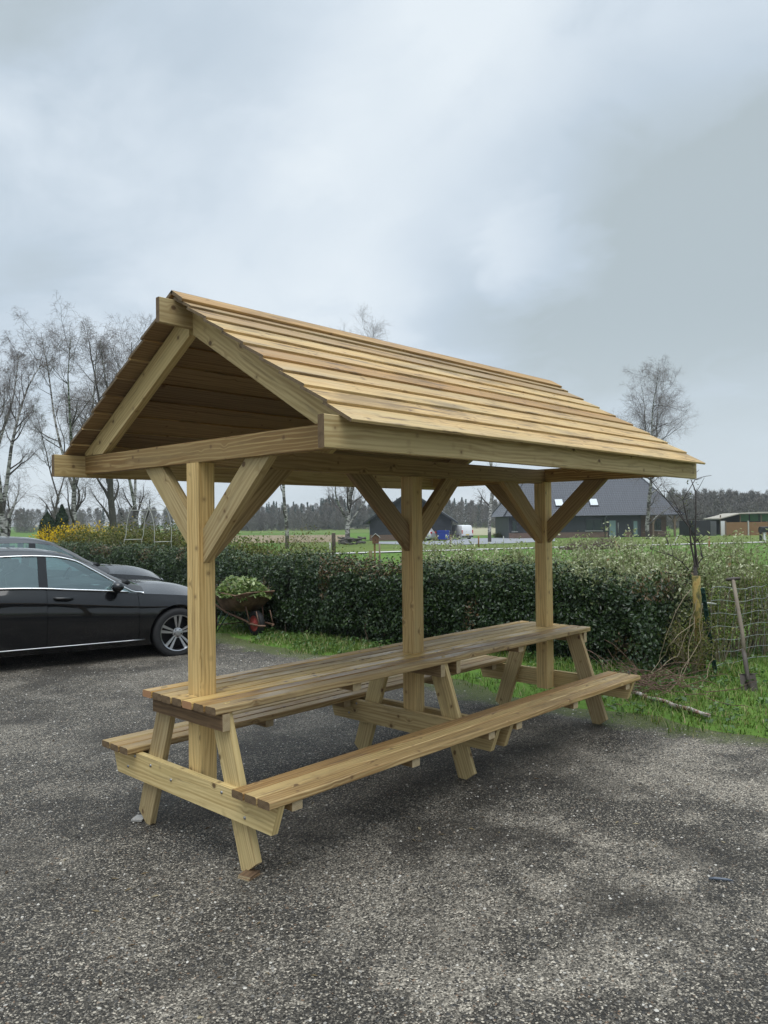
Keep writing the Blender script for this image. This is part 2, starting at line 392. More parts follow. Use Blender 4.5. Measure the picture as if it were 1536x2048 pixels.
M_ENDR = endgrain('sawn_end_roof', (0.20, 0.145, 0.085), (0.10, 0.07, 0.04), 0)
M_RUND = wood('roof_board_shaded_reverse', (0.30, 0.205, 0.115), (0.17, 0.105, 0.055), (0.235, 0.16, 0.09), 1.0)  # browner reverse faces, also darkened to put in the shade under the roof
M_BOLT = flat('zinc_bolt', (0.34, 0.34, 0.34), .45, 1.0, .1)

random.seed(5)
PX = (0.0, 1.751, 3.501); PW = 0.11
shelter = empty('picnic_shelter', 'long wooden picnic table with benches under a pitched plank roof on three posts', 'picnic shelter', (1.75, 0, 0))
def part(mb, name, mats, label=None, parent=None):
    o = mb.build(name, mats)
    o.parent = parent or shelter
    if parent is None: o.location = (-1.75, 0, 0)
    if label: o['label'] = label
    return o
def one(name, mats, *a, label=None, **k):
    mb = MB(); mb.beam(*a, **k); return part(mb, name, mats, label)
X_, Y_, Z_ = Vector((1, 0, 0)), Vector((0, 1, 0)), Vector((0, 0, 1))

# posts: the inner one carries the long beam, the outer two their crossbeams
one('post', [M_POST, M_ENDL], (PX[0], 0, 0.245), (PX[0], 0, 2.032), X_, PW, PW, ch=.005)
one('post', [M_POST, M_ENDL], (PX[1], 0, 0.245), (PX[1], 0, 2.018), X_, PW, PW, ch=.005)
one('post', [M_POST, M_ENDL], (PX[2], 0, 0.245), (PX[2], 0, 2.032), X_, PW, PW, ch=.005)

# tabletop: seven boards, cut to nothing where the posts pass (posts simply stand through the gap of the middle boards)
TX0, TX1, TZ, TT = -0.159, 3.668, 0.7816, 0.038
mb = MB()
for i in range(7):
    y = -0.352+0.0975/2+i*(0.704-0.0975)/6
    if abs(y) < .12:
        # middle three boards are sawn out round the posts
        segs = []
        if i == 3:
            xs = [TX0, -PW/2-.002, PW/2+.002, PX[1]-PW/2-.002, PX[1]+PW/2+.002, PX[2]-PW/2-.002, PX[2]+PW/2+.002, TX1]
            sdv = random.random()*100
            for a in range(0, 8, 2): mb.beam((xs[a], y, TZ-TT/2), (xs[a+1], y, TZ-TT/2), Y_, .0895, TT, seed=sdv, ch=.006)
            continue
    mb.beam((TX0+random.uniform(-.004, .004), y, TZ-TT/2+random.uniform(-.001, .001)), (TX1+random.uniform(-.004, .004), y, TZ-TT/2), Y_, 0.0895, TT, ch=.006)
part(mb, 'tabletop', [M_TOP, M_END])

# benches: three boards each
BX0, BX1, BZ, BT = -0.171, 3.668, 0.4223, 0.038
for s in (-1, 1):
    mb = MB()
    for i in range(3):
        y = s*(0.500+0.0455+i*0.1005)
        mb.beam((BX0+random.uniform(-.003, .003), y, BZ-BT/2+random.uniform(-.0012, .0012)), (BX1+random.uniform(-.006, .006), y, BZ-BT/2), Y_, 0.0895, BT, ch=.006)
    part(mb, 'bench_seat', [M_BENCH, M_END])

# trestles: splayed legs, bench bearers, top battens
def trestle(x_leg, bearers, tops, z0):
    for s in (-1, 1):
        b = (s*(0.4965+.0*z0), z0); t = (s*0.2435, TZ-TT)
        # leg sawn level at both ends
        ax = Vector((0, t[0]-b[0], t[1]-b[1])); sl = ax.normalized()
        wperp = 0.1456*abs(sl.z)
        sh = sl.y/sl.z
        mb = MB(); mb.beam((x_leg+.0195, b[0], b[1]), (x_leg+.0195, t[0], t[1]), Y_, wperp, 0.039, cut0=(-sh, 0), cut1=(-sh, 0))
        part(mb, 'leg', [M_GREEN, M_ENDL])
    for xb, ylen in bearers:
        mb = MB(); zt, zb_ = BZ-BT, 0.236
        mb.prism([(xb, -ylen, zt), (xb, -ylen+.055, zb_), (xb, ylen-.055, zb_), (xb, ylen, zt)], (0.039, 0, 0))
        # re-lay the uv along the beam
        mb.uv = [[(mb.v[i][1], mb.v[i][2]) if abs(mb.v[f[0]][0]-mb.v[f[2]][0]) < 1e-4 else (mb.v[i][1], mb.v[i][0]) for i in f] for f in mb.f]
        sd = random.random()*100; mb.seed = [sd]*len(mb.f)
        part(mb, 'bench_bearer', [M_GREEN])
    for xt, y0, y1, mt in tops:
        one('tabletop_batten', [mt, M_ENDL], (xt+.0225, y0, TZ-TT-.043), (xt+.0225, y1, TZ-TT-.043), X_, .045, .086)
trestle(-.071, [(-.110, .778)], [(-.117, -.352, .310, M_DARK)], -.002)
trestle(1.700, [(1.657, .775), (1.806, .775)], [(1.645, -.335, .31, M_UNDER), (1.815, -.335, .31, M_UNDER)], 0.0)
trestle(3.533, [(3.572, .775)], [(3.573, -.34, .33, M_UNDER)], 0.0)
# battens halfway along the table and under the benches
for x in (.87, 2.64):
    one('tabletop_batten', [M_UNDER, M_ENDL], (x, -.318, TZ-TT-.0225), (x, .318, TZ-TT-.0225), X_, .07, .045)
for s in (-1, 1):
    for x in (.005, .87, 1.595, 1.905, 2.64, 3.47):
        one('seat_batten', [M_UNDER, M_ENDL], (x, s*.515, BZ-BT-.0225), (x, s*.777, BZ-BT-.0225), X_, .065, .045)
# coach bolts on the bearers
def bolt(x, y, z):
    mb = MB(); M = Matrix.Translation((x, y, z)) @ Matrix.Rotation(R_(-90), 4, 'Y')
    mb.lathe([(.0, .006), (.005, .0055), (.008, .003), (.009, 0)], 10, M)
    part(mb, 'coach_bolt', [M_BOLT])
for y, z in ((.52, .365), (.60, .29), (.35, .345), (.14, .31), (-.33, .35), (-.52, .27)): bolt(-.1102, y, z)
for y, z in ((.48, .36), (.56, .28), (-.44, .35)): bolt(1.6568, y, z)

# roof carrying frame
for s in (-1, 1):
    one('eave_beam', [M_GREEN, M_END], (-.254, s*(1.272-.0195), 2.0805), (3.677, s*(1.272-.0195), 2.0805), Y_, .039, .139, ch=.003)
one('crossbeam', [M_WARM, M_ENDL], (-.020, -1.233, 2.0895), (-.020, 1.233, 2.0895), X_, .062, .115)
one('crossbeam', [M_WARM, M_ENDL], (3.521, -1.233, 2.0895), (3.521, 1.233, 2.0895), X_, .062, .115)
one('centre_beam', [M_UNDER, M_ENDL], (.0115, 0, 2.078), (3.4895, 0, 2.078), Y_, .062, .118)
one('ridge_beam', [M_GREEN, M_END], (-.254, 0, 2.8245), (3.677, 0, 2.8245), Y_, .034, .133)
SL = .588; CS = 1/math.sqrt(1+SL*SL)
RT0 = 2.893           # height of the rafter tops where they would meet
for x in (-.0305, 1.751, 3.5315):
    for s in (-1, 1):
        mb = MB(); y0, y1 = .0175, 1.2325; dv = .158
        q = [(x-.0225, s*y0, RT0-SL*y0-dv), (x-.0225, s*y1, max(2.15, RT0-SL*y1-dv)), (x-.0225, s*y1, RT0-SL*y1), (x-.0225, s*y0, RT0-SL*y0)]
        # the foot is notched level on the crossbeam
        yf = (RT0-dv-2.15)/SL
        q = [(x-.0225, s*y0, RT0-SL*y0-dv), (x-.0225, s*yf, 2.15), (x-.0225, s*y1, 2.15), (x-.0225, s*y1, RT0-SL*y1), (x-.0225, s*y0, RT0-SL*y0)]
        if s > 0: q = q[::-1]
        mb.prism(q[::-1] if s < 0 else q[::-1], (.045, 0, 0))
        d = Vector((0, s*CS, -SL*CS)); nn = Vector((0, s*SL*CS, CS))
        mb.uv = [[(Vector(mb.v[i]).dot(d), Vector(mb.v[i]).dot(nn)+mb.v[i][0]) for i in f] for f in mb.f]
        sd = random.random()*100; mb.seed = [sd]*len(mb.f)
        part(mb, 'rafter', [M_GREEN])

# roof: nine lapped boards a side and a capping board
for s in (-1, 1):
    mb = MB(); ys = [1.347, 1.203, 1.056, .910, .765, .617, .468, .318, .168]
    for k, ylo in enumerate(ys):
        yhi = max(.022, ylo-.172) if k < 8 else .012
        zl = RT0+.003-SL*ylo+(.0175 if k else .008); zh = RT0+.003-SL*yhi+.001
        lo = Vector((0, s*ylo, zl+.010)); hi = Vector((0, s*yhi, zh+.010)); dd = (hi-lo); w = dd.length; mid = (lo+hi)/2
        jx = random.uniform(-.006, .006); jx1 = random.uniform(-.006, .006)
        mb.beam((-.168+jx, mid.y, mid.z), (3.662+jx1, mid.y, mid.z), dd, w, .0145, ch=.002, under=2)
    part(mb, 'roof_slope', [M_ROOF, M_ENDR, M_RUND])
mb = MB()
zc = RT0+.035
for s, off in ((-1, 0.0), (1, .012)):
    lo = Vector((0, s*.105, zc-SL*.105+.006)); hi = Vector((0, -s*off, zc+SL*off*.0+.008)); dd = hi-lo; mid = (lo+hi)/2
    mb.beam((-.175, mid.y, mid.z), (3.668, mid.y, mid.z), dd, dd.length, .018, ch=.002)
part(mb, 'ridge_cap', [M_ROOF, M_ENDR])

# braces, sawn level at the top and upright at the post
def brace(px, d, foot, ztop, reach, zlo, w=.135, t=.047, lat=0.0, mat=None):
    """d: unit direction the brace leans, foot: distance post axis -> post face"""
    d = Vector(d); lat_v = Vector((d.y, -d.x, 0))*1.0
    if lat_v.x < 0 or lat_v.y < 0: lat_v = -lat_v
    o = Vector((px, 0, 0))+lat_v*(lat-t/2)
    # lower edge line from (foot, zlo) to (reach, ztop); upper edge parallel, w above it
    e = Vector((reach-foot, ztop-zlo)); e.normalize(); vz = w/e.x; hx = w/e.y
    pts = [(foot, zlo), (reach, ztop), (reach-hx, ztop), (foot, zlo+vz)]
    P = [o+d*a+Z_*z for a, z in pts]
    mb = MB(); ex = lat_v*t
    nrm = (P[1]-P[0]).cross(P[2]-P[1])
    if nrm.dot(ex) < 0: P = P[::-1]
    mb.prism(P, ex)
    ed = d*e.x+Z_*e.y; en = -d*e.y+Z_*e.x
    mb.uv = [[(Vector(mb.v[i]).dot(ed), Vector(mb.v[i]).dot(en)+Vector(mb.v[i]).dot(lat_v)) for i in f] for f in mb.f]
    sd = random.random()*100; mb.seed = [sd]*len(mb.f)
    part(mb, 'brace', [mat or M_GREEN])
brace(PX[0], (0, -1, 0), .055, 2.032, .630, 1.490)
brace(PX[0], (0, 1, 0), .055, 2.032, .540, 1.550)
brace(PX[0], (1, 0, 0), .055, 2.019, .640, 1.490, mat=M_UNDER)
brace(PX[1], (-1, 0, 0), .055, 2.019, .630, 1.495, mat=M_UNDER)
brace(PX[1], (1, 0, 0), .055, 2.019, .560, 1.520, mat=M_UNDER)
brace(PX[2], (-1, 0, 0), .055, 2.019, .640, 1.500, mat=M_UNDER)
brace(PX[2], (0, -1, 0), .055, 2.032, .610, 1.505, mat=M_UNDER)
brace(PX[2], (0, 1, 0), .055, 2.032, .600, 1.500, mat=M_UNDER)

# thin packing pieces that level the near legs
M_SHIM = wood('plywood_offcut', (0.24, 0.155, 0.095), (0.13, 0.08, 0.05), (0.19, 0.12, 0.075), 0)
t = empty('wooden_shim', 'two stacked brown offcuts under the near front leg of the picnic table', 'shim', (-.088, -.520, -.0225), R_(12), None)
for i, (dx, dy, rz) in enumerate(((0, 0, 0), (.006, .004, 6))):
    mb = MB(); c, s_ = math.cos(R_(rz)), math.sin(R_(rz))
    mb.beam((dx-.043*c, dy-.043*s_, .004+i*.0095), (dx+.043*c, dy+.043*s_, .004+i*.0095), Y_, .070, .0085, ch=.001)
    mb.build('board_piece', [M_SHIM, M_ENDL], t)
M_SLATE = flat('grey_tile', (0.33, 0.315, 0.29), .5, 0, .2, 20)
mb = MB(); mb.beam((-.038, 0, .006), (.038, 0, .006), Y_, .065, .011, ch=.001)
o = mb.build('wooden_shim', [M_SLATE]); o.location = (-.072, .548, -.0165); o.rotation_euler = (0, 0, R_(35))
tag(o, 'flat pale grey packing piece under the near leg on the car side', 'shim')

# ================================================================== ground
def sm(a, b, x):
    t = np.clip((np.asarray(x, float)-a)/(b-a), 0, 1); return t*t*(3-2*t)
_rg = np.random.default_rng(3); _G = _rg.uniform(-1, 1, (64, 64))
def vn(x, y, s=1.0):
    """smooth value noise in the plane"""
    x = np.asarray(x, float)*s+500; y = np.asarray(y, float)*s+500
    ix = np.floor(x).astype(int); iy = np.floor(y).astype(int); fx = x-ix; fy = y-iy
    fx = fx*fx*(3-2*fx); fy = fy*fy*(3-2*fy)
    g = lambda a, b: _G[a % 64, b % 64]
    return (g(ix, iy)*(1-fx)+g(ix+1, iy)*fx)*(1-fy)+(g(ix, iy+1)*(1-fx)+g(ix+1, iy+1)*fx)*fy
def gzn(x, y):
    u = 0.731*np.asarray(x, float)+0.682*np.asarray(y, float); return -0.7*np.clip((u-10)/85, 0, 1)
GB_Y = [-40, -9, -6, -3, -1.66, -1.2, -.6, -.2, .9, 2.0, 3.0, 4.1, 5.2, 6.2, 8, 12, 20, 40]
GB_X = [12, 6.2, 5.2, 4.35, 4.02, 3.92, 3.84, 3.92, 3.80, 4.10, 4.42, 4.22, 4.26, 4.36, 4.9, 5.3, 5.6, 6]
def gravel_edge(y): return np.interp(y, GB_Y, GB_X)
def earth_z(x, y): return gzn(x, y)-.05*(1-sm(-.5, .7, np.asarray(x)-gravel_edge(y)))+.012*vn(x, y, 1.3)*sm(-.2, .5, np.asarray(x)-gravel_edge(y))*(1-sm(12, 20, x))
def gravel_z(x, y):
    dip = -.024*np.exp(-((np.asarray(x)+.1)**2/.8+np.asarray(y)**2/1.6))
    e = np.asarray(x)-gravel_edge(y)+.22*vn(x, y, 1.9)+.10*vn(x, y, 5.3)
    return .004+.006*vn(x, y, .8)*sm(.6, 1.6, np.hypot(np.asarray(x)-1.7, y)*.5)+.004*vn(x, y, 3.1)*0.6-.005+dip-.05*sm(-.05, .55, e)

def grid_mesh(xs, ys, zf, name, mat):
    X, Y = np.meshgrid(xs, ys, indexing='ij'); Z = zf(X, Y)
    V = np.stack([X, Y, Z], -1).reshape(-1, 3); nx, ny = len(xs), len(ys)
    i, j = np.meshgrid(np.arange(nx-1), np.arange(ny-1), indexing='ij'); a = (i*ny+j).ravel()
    F = np.stack([a, a+ny, a+ny+1, a+1], 1)
    return np_mesh(name, V, F, mat, smooth=True)
def grass_mat(name, stops, sc=.6):
    k = NT(name); p = k.pos()
    n = k.noise(p, sc, 6, .65); n2 = k.noise(k.vec(p, (1, 1, 1), (40, 3, 0)), sc*14, 4, .7); n3 = k.noise(k.vec(p, (1, 1, 1), (4, 33, 0)), sc*.07, 4, .6)
    f = k.math('ADD', k.math('MULTIPLY', n, .4), k.math('ADD', k.math('MULTIPLY', n2, .3), k.math('MULTIPLY', n3, .3)))
    k.set('Base Color', k.ramp(f, stops)); k.set('Roughness', .9); k.set('Specular IOR Level', .15); k.bump(n2, .5, .05); return k.m
M_SOIL = grass_mat('meadow_grass', [(.36, (.055, .105, .018)), (.5, (.085, .160, .026)), (.62, (.125, .195, .042))])
e1 = list(np.arange(-14, 14.1, .5)); far = [16, 19, 23, 28, 35, 45, 60, 80, 110, 150, 220, 320, 480, 800, 1500]
xs = np.array([-v for v in far[::-1] if v > 14]+e1+far); 
ground = kind(grid_mesh(xs, xs, earth_z, 'ground', M_SOIL), 'structure')

def gravel_mat():
    k = NT('loose_gravel'); p = k.pos(); x, y, z = k.sep(p); q = k.comb(x, y, 0.0)
    wq = k.N('ShaderNodeVectorMath'); wq.operation = 'ADD'; k.L(q, wq.inputs[0])
    wn = k.noise(q, 60, 2, .5, out='Color'); ws = k.N('ShaderNodeVectorMath'); ws.operation = 'SCALE'; ws.inputs['Scale'].default_value = .010; k.L(wn, ws.inputs[0]); k.L(ws.outputs[0], wq.inputs[1])
    q2 = wq.outputs[0]
    v0 = k.voro(k.vec(q2, (1, 1, 1), (1, 8, 0)), 56); c0 = k.voro(k.vec(q2, (1, 1, 1), (1, 8, 0)), 56, out='Color'); r0, g0, _ = k.sep(c0); v1 = k.voro(q2, 92); c1 = k.voro(q2, 92, out='Color'); v2 = k.voro(k.vec(q2, (1, 1, 1), (7, 3, 0)), 165); c2 = k.voro(k.vec(q2, (1, 1, 1), (7, 3, 0)), 165, out='Color')
    r1, _, b1 = k.sep(c1); r2, g2, _ = k.sep(c2)
    # patches: damp dark chippings, dry dusty patches, trodden fines
    d1 = k.noise(q, .55, 5, .62, .3); d2 = k.noise(k.vec(q, (1, 1, 1), (11, 5, 0)), 2.3, 4, .6)
    dusty = k.rng(k.math('ADD', k.math('MULTIPLY', d1, .6), k.math('MULTIPLY', d2, .4)), .46, .57)
    # dustier towards the open side, kept darker under the table as painted shade
    side = k.rng(k.math('SUBTRACT', k.math('MULTIPLY', x, .30), k.math('MULTIPLY', y, 1.0)), 0.5, 2.3)
    dust = k.math('MULTIPLY', dusty, k.math('MULTIPLY_ADD', side, .62, .38))
    stone = k.ramp(r1, [(0, (.017, .016, .0145)), (.42, (.039, .0365, .032)), (.69, (.095, .089, .079)), (.87, (.25, .234, .206)), (1, (.55, .52, .46))])
    fine = k.ramp(r2, [(0, (.014, .0132, .0122)), (.54, (.040, .0375, .033)), (.83, (.14, .132, .117)), (1, (.42, .40, .355))])
    base = k.mix(k.rng(v1, .30, .62), stone, fine)
    gr = k.noise(q, 38, 3, .7); dust = k.math('MULTIPLY', dust, k.rng(gr, .36, .54, .35, 1)); dcol = k.mix(k.rng(v1, .30, .62), k.ramp(r1, [(0, (.045, .042, .037)), (.28, (.16, .150, .133)), (.60, (.36, .338, .300)), (.88, (.56, .53, .475)), (1, (.70, .67, .61))]), k.ramp(r2, [(0, (.040, .037, .033)), (.33, (.17, .159, .140)), (.7, (.36, .338, .298)), (1, (.58, .55, .49))]))
    base = k.mix(k.math('MULTIPLY', dust, .95), base, dcol)
    base = k.mix(k.rng(b1, .980, .99, 0, .7), base, (.20, .13, .085))
    big = k.math('MULTIPLY', k.rng(v0, .26, .36, 1, 0), k.rng(g0, .60, .64)); base = k.mix(big, base, k.ramp(r0, [(0, (.013, .0122, .0113)), (.55, (.042, .039, .034)), (.80, (.18, .168, .148)), (1, (.52, .49, .43))]))
    tint = k.noise(k.vec(q, (1, 1, 1), (2, 9, 0)), .9, 4, .6)
    base = k.mix(k.rng(tint, .47, .64, 0, .62), base, (.022, .0195, .016))
    # moss and fines creep in at the planted edge
    e = k.attr('edge'); mo = k.noise(k.vec(q, (1, 1, 1), (3, 3, 0)), 3.5, 5, .65)
    mm = k.rng(k.math('ADD', k.math('MULTIPLY', mo, .9), e), .95, 1.25)
    base = k.mix(k.math('MULTIPLY', mm, .85), base, k.mix(r2, (.045, .070, .014), (.10, .125, .03)))
    base = k.mix(1.0, base, (1.06, 1.0, .91), 'MULTIPLY'); k.set('Base Color', base); k.set('Roughness', k.math('MULTIPLY_ADD', r1, .3, .55)); k.set('Specular IOR Level', .35)
    h = k.math('SUBTRACT', 1.0, k.math('ADD', k.math('MULTIPLY', v1, .65), k.math('MULTIPLY', v2, .35)))
    k.bump(k.math('ADD', k.math('ADD', h, k.math('MULTIPLY', big, .7)), k.math('MULTIPLY', r1, .45)), 1.0, .010); return k.m
M_GRAVEL = gravel_mat()
gxs = np.concatenate([np.arange(-30, -4, 2.), np.arange(-4, 6.6, .09), np.arange(7, 13, 1.)])
gys = np.concatenate([np.arange(-40, -7, 2.), np.arange(-7, 9, .09), np.arange(9, 30, .6)])
gravel = kind(grid_mesh(gxs, gys, gravel_z, 'gravel_yard', M_GRAVEL), 'structure')
_co = np.empty(len(gravel.data.vertices)*3, np.float32); gravel.data.vertices.foreach_get('co', _co); _co = _co.reshape(-1, 3)
_a = gravel.data.attributes.new('edge', 'FLOAT', 'POINT')
_a.data.foreach_set('value', (sm(-1.15, .25, _co[:, 0]-gravel_edge(_co[:, 1]))*.92).astype(np.float32))

# loose stones on the surface: angular little pebbles, one mass
def stones(n, name, mat, rng, sx, smin, smax, region):
    P = region(rng, n); n = len(P)
    ico = np.array([(0, 0, 1), (.9, 0, .1), (.25, .85, .0), (-.75, .5, .1), (-.7, -.55, 0), (.3, -.9, .1), (0, 0, -.5)], float)
    fc = np.array([(0, 1, 2), (0, 2, 3), (0, 3, 4), (0, 4, 5), (0, 5, 1)])
    s = smin+(smax-smin)*rng.uniform(0, 1, n)**3
    V = ico[None]*rng.uniform(.6, 1.3, (n, 7, 3)); a = rng.uniform(0, 6.28, n); c, d = np.cos(a)[:, None], np.sin(a)[:, None]
    X = V[:, :, 0]*c-V[:, :, 1]*d; Y = V[:, :, 0]*d+V[:, :, 1]*c; Z = V[:, :, 2]*.62
    Q = np.stack([X, Y, Z], -1)*s[:, None, None]; Q[:, :, 0] += P[:, None, 0]; Q[:, :, 1] += P[:, None, 1]; Q[:, :, 2] += gravel_z(P[:, 0], P[:, 1])[:, None]
    F = (fc[None]+np.arange(n)[:, None, None]*7).reshape(-1, 3)
    return np_mesh(name, Q.reshape(-1, 3), F, mat, tint=np.repeat(rng.uniform(0, 1, n), 5))
k = NT('pebble'); k.set('Base Color', k.ramp(k.attr('seed'), [(0, (.018, .017, .0158)), (.52, (.042, .039, .035)), (.72, (.11, .103, .092)), (.86, (.26, .243, .215)), (.975, (.54, .51, .45)), (.99, (.24, .18, .13)), (1, (.30, .24, .18))])); k.set('Roughness', .6); M_PEB = k.m
def reg_near(rng, n):
    r = 1.2+(11.5-1.2)*rng.uniform(0, 1, n)**.75; a = R_(YAW)+rng.uniform(-R_(31), R_(31), n)
    P = np.stack([CAM_LOC[0]+r*np.cos(a), CAM_LOC[1]+r*np.sin(a)], 1)
    return P[(P[:, 0]-gravel_edge(P[:, 1])) < -.02]
kind(stones(60000, 'loose_stones', M_PEB, np.random.default_rng(8), 0, .003, .0105, reg_near), 'stuff', 'loose grey and white chippings lying all over the dark gravel yard', 'gravel')

# sheets beyond the hedge, each draped a little above the ground
def sheet(name, pix, mat, dz=.03, label=None):
    P = [at(*q) for q in pix]; mb = MB(); b = mb.add([(p.x, p.y, gz(p.x, p.y)+dz) for p in P]); mb.face([b+i for i in range(len(P))])
    o = mb.build(name, mat); return kind(o, 'structure')
def strip(name, pix, mat, half, dz=.05):
    P = [at(*q) for q in pix]; mb = MB(); rows = []
    for i, p in enumerate(P):
        t = P[min(i+1, len(P)-1)]-P[max(i-1, 0)]; t.z = 0; t.normalize(); nrm = Vector((-t.y, t.x, 0))
        for s in (-1, 1): q = p+nrm*half*s; mb.v.append((q.x, q.y, gz(q.x, q.y)+dz))
    for i in range(len(P)-1): mb.face((2*i, 2*i+2, 2*i+3, 2*i+1))
    return kind(mb.build(name, mat), 'structure')
M_LAWN = grass_mat('farm_lawn', [(.36, (.070, .105, .022)), (.5, (.115, .155, .035)), (.64, (.16, .19, .055))], .3)
M_FIELD = grass_mat('far_crop_field', [(.36, (.075, .125, .028)), (.5, (.115, .165, .040)), (.64, (.155, .195, .065))], .05)
M_STUB = grass_mat('stubble', [(.36, (.16, .125, .075)), (.5, (.22, .175, .11)), (.64, (.27, .22, .15))], .12)
M_PALE = grass_mat('dry_grass', [(.36, (.24, .225, .13)), (.5, (.31, .295, .19)), (.64, (.37, .35, .24))], .08)
M_PATH = flat('pale_concrete_path', (.50, .49, .46), .9, 0, .14, 1.5)
M_YARD = flat('grey_paved_yard', (.24, .25, .265), .8, 0, .15, .6)
sheet('far_field', [(100, 1069.5), (400, 1067.5), (740, 1066), (740, 1057.0), (400, 1059.5), (100, 1061.5)], M_FIELD)
sheet('dry_field_margin', [(100, 1062.2), (400, 1060.4), (740, 1057.6), (740, 1055.2), (400, 1057.6), (100, 1059.6)], M_PALE, .08)
sheet('stubble_field', [(300, 1090), (690, 1084), (700, 1069.6), (300, 1072)], M_STUB)
sheet('far_meadow', [(895, 1072), (1030, 1070), (1030, 1054), (895, 1055)], M_PALE)
sheet('side_meadow', [(1340, 1066), (1536, 1062), (1700, 1060), (1700, 1048), (1536, 1049), (1340, 1053)], M_FIELD)
sheet('farm_lawn', [(560, 1108.5), (800, 1102.5), (1100, 1095.3), (1536, 1084.5), (1750, 1079), (1750, 1066), (1536, 1069), (1340, 1074), (1030, 1081), (700, 1083), (560, 1088)], M_LAWN, .02)
sheet('paved_yard', [(745, 1088.2), (840, 1090.5), (930, 1090), (1030, 1087), (1110, 1083), (1110, 1077.5), (1000, 1076.5), (905, 1077.5), (890, 1083), (745, 1084)], M_YARD, .05)
strip('path', [(480, 1113.5), (600, 1110.5), (700, 1107.5), (800, 1104.3), (940, 1100.5), (1100, 1096), (1300, 1091), (1450, 1087.3), (1536, 1085), (1750, 1079.3)], M_PATH, .85, .06)

# grass blades of the verges and the corner behind the table
def blades(n, rng, region, h0, h1, wd, name, mat, lab):
    P = region(rng, n); n = len(P); h = (h0+(h1-h0)*rng.uniform(0, 1, n)**1.6)*(.55+.6*np.clip(vn(P[:, 0], P[:, 1], 2.2)+.5, 0, 1.2))
    a = rng.uniform(0, 6.28, n); d = np.stack([np.cos(a), np.sin(a)], 1); b = np.stack([-d[:, 1], d[:, 0]], 1)
    ln = h*rng.uniform(.25, 1.0, n); z0 = np.maximum(earth_z(P[:, 0], P[:, 1]), gravel_z(P[:, 0], P[:, 1]))-.005
    w = wd*rng.uniform(.6, 1.4, n); V = np.zeros((n, 5, 3))
    V[:, 0, :2] = P-b*w[:, None]; V[:, 1, :2] = P+b*w[:, None]; V[:, 0, 2] = V[:, 1, 2] = z0
    mid = P+d*(ln*.35)[:, None]; V[:, 2, :2] = mid+b*w[:, None]*.7; V[:, 3, :2] = mid-b*w[:, None]*.7; V[:, 2, 2] = V[:, 3, 2] = z0+h*.62
    V[:, 4, :2] = P+d*ln[:, None]; V[:, 4, 2] = z0+h*rng.uniform(.75, 1.05, n)
    i = np.arange(n)*5; F = np.concatenate([np.stack([i, i+1, i+2], 1), np.stack([i, i+2, i+3], 1), np.stack([i+3, i+2, i+4], 1)])
    t = rng.uniform(0, 1, n); o = np_mesh(name, V.reshape(-1, 3), F, mat, tint=np.concatenate([t, t, t])); return kind(o, 'stuff', lab, 'grass')
M_BLADE = leafmat('grass_blade', [(0, (.052, .108, .015)), (.4, (.094, .172, .026)), (.66, (.145, .220, .042)), (.82, (.21, .235, .075)), (.92, (.34, .29, .15)), (1, (.40, .34, .20))], .5, .3, .3)
HF_Y = [-1, .2, 2, 3.5, 4.5, 6, 8, 10, 14, 20]; HF_X = [6.05, 6.0, 5.75, 5.38, 5.22, 5.30, 5.65, 6.2, 6.6, 6.8]
def hedge_front(y): return np.interp(y, HF_Y, HF_X)
def reg_verge(rng, n):
    y = rng.uniform(-.6, 8.5, n); e = gravel_edge(y); f = hedge_front(y)+.15
    t = rng.uniform(-.28, 1, n); x = e+(f-e)*t
    keep = (rng.uniform(0, 1, n) < sm(-.15, .60, t+.40*vn(x, y, 1.7)+.2*vn(x, y, 4.5)))
    return np.stack([x, y], 1)[keep]
blades(34000, np.random.default_rng(11), reg_verge, .02, .12, .0042, 'verge_grass', M_BLADE, 'rough green grass growing along the foot of the hedge')
def reg_corner(rng, n):
    y = rng.uniform(-6.5, .1, n); e = gravel_edge(y); x = e-.35+rng.uniform(0, 1, n)**1.25*6.5
    keep = rng.uniform(0, 1, n) < sm(-.2, .7, x-e+.4*vn(x, y, 1.6)+.2*vn(x, y, 4.5))
    keep &= ~((x > 6.15) & (y > -.3))
    return np.stack([x, y], 1)[keep]
blades(60000, np.random.default_rng(12), reg_corner, .03, .125, .0042, 'corner_grass', M_BLADE, 'lush green grass around the spade beside the gravel')
# broad-leaved weeds among the grass
def weeds(n, rng, region, name, lab):
    P = region(rng, n); n = len(P); k_ = 7; Q = np.repeat(P, k_, 0)+rng.normal(0, .035, (n*k_, 2))
    z = np.maximum(earth_z(Q[:, 0], Q[:, 1]), gravel_z(Q[:, 0], Q[:, 1]))+rng.uniform(.01, .10, n*k_)
    V, F, T = leaf_arrays(np.column_stack([Q, z]), np.tile([(0, 0, 1.)], (n*k_, 1)), rng, .055, .03, .45)
    return kind(np_mesh(name, V, F, M_WEED, tint=T), 'stuff', lab, 'weeds')
M_WEED = leafmat('weed_leaf', [(0, (.035, .085, .018)), (.5, (.065, .135, .028)), (1, (.12, .19, .055))], .45, .25)
weeds(520, np.random.default_rng(14), reg_verge, 'verge_weeds', 'low broad leaved weeds among the grass under the hedge')
weeds(800, np.random.default_rng(15), reg_corner, 'corner_weeds', 'broad leaved weeds among the grass round the spade')

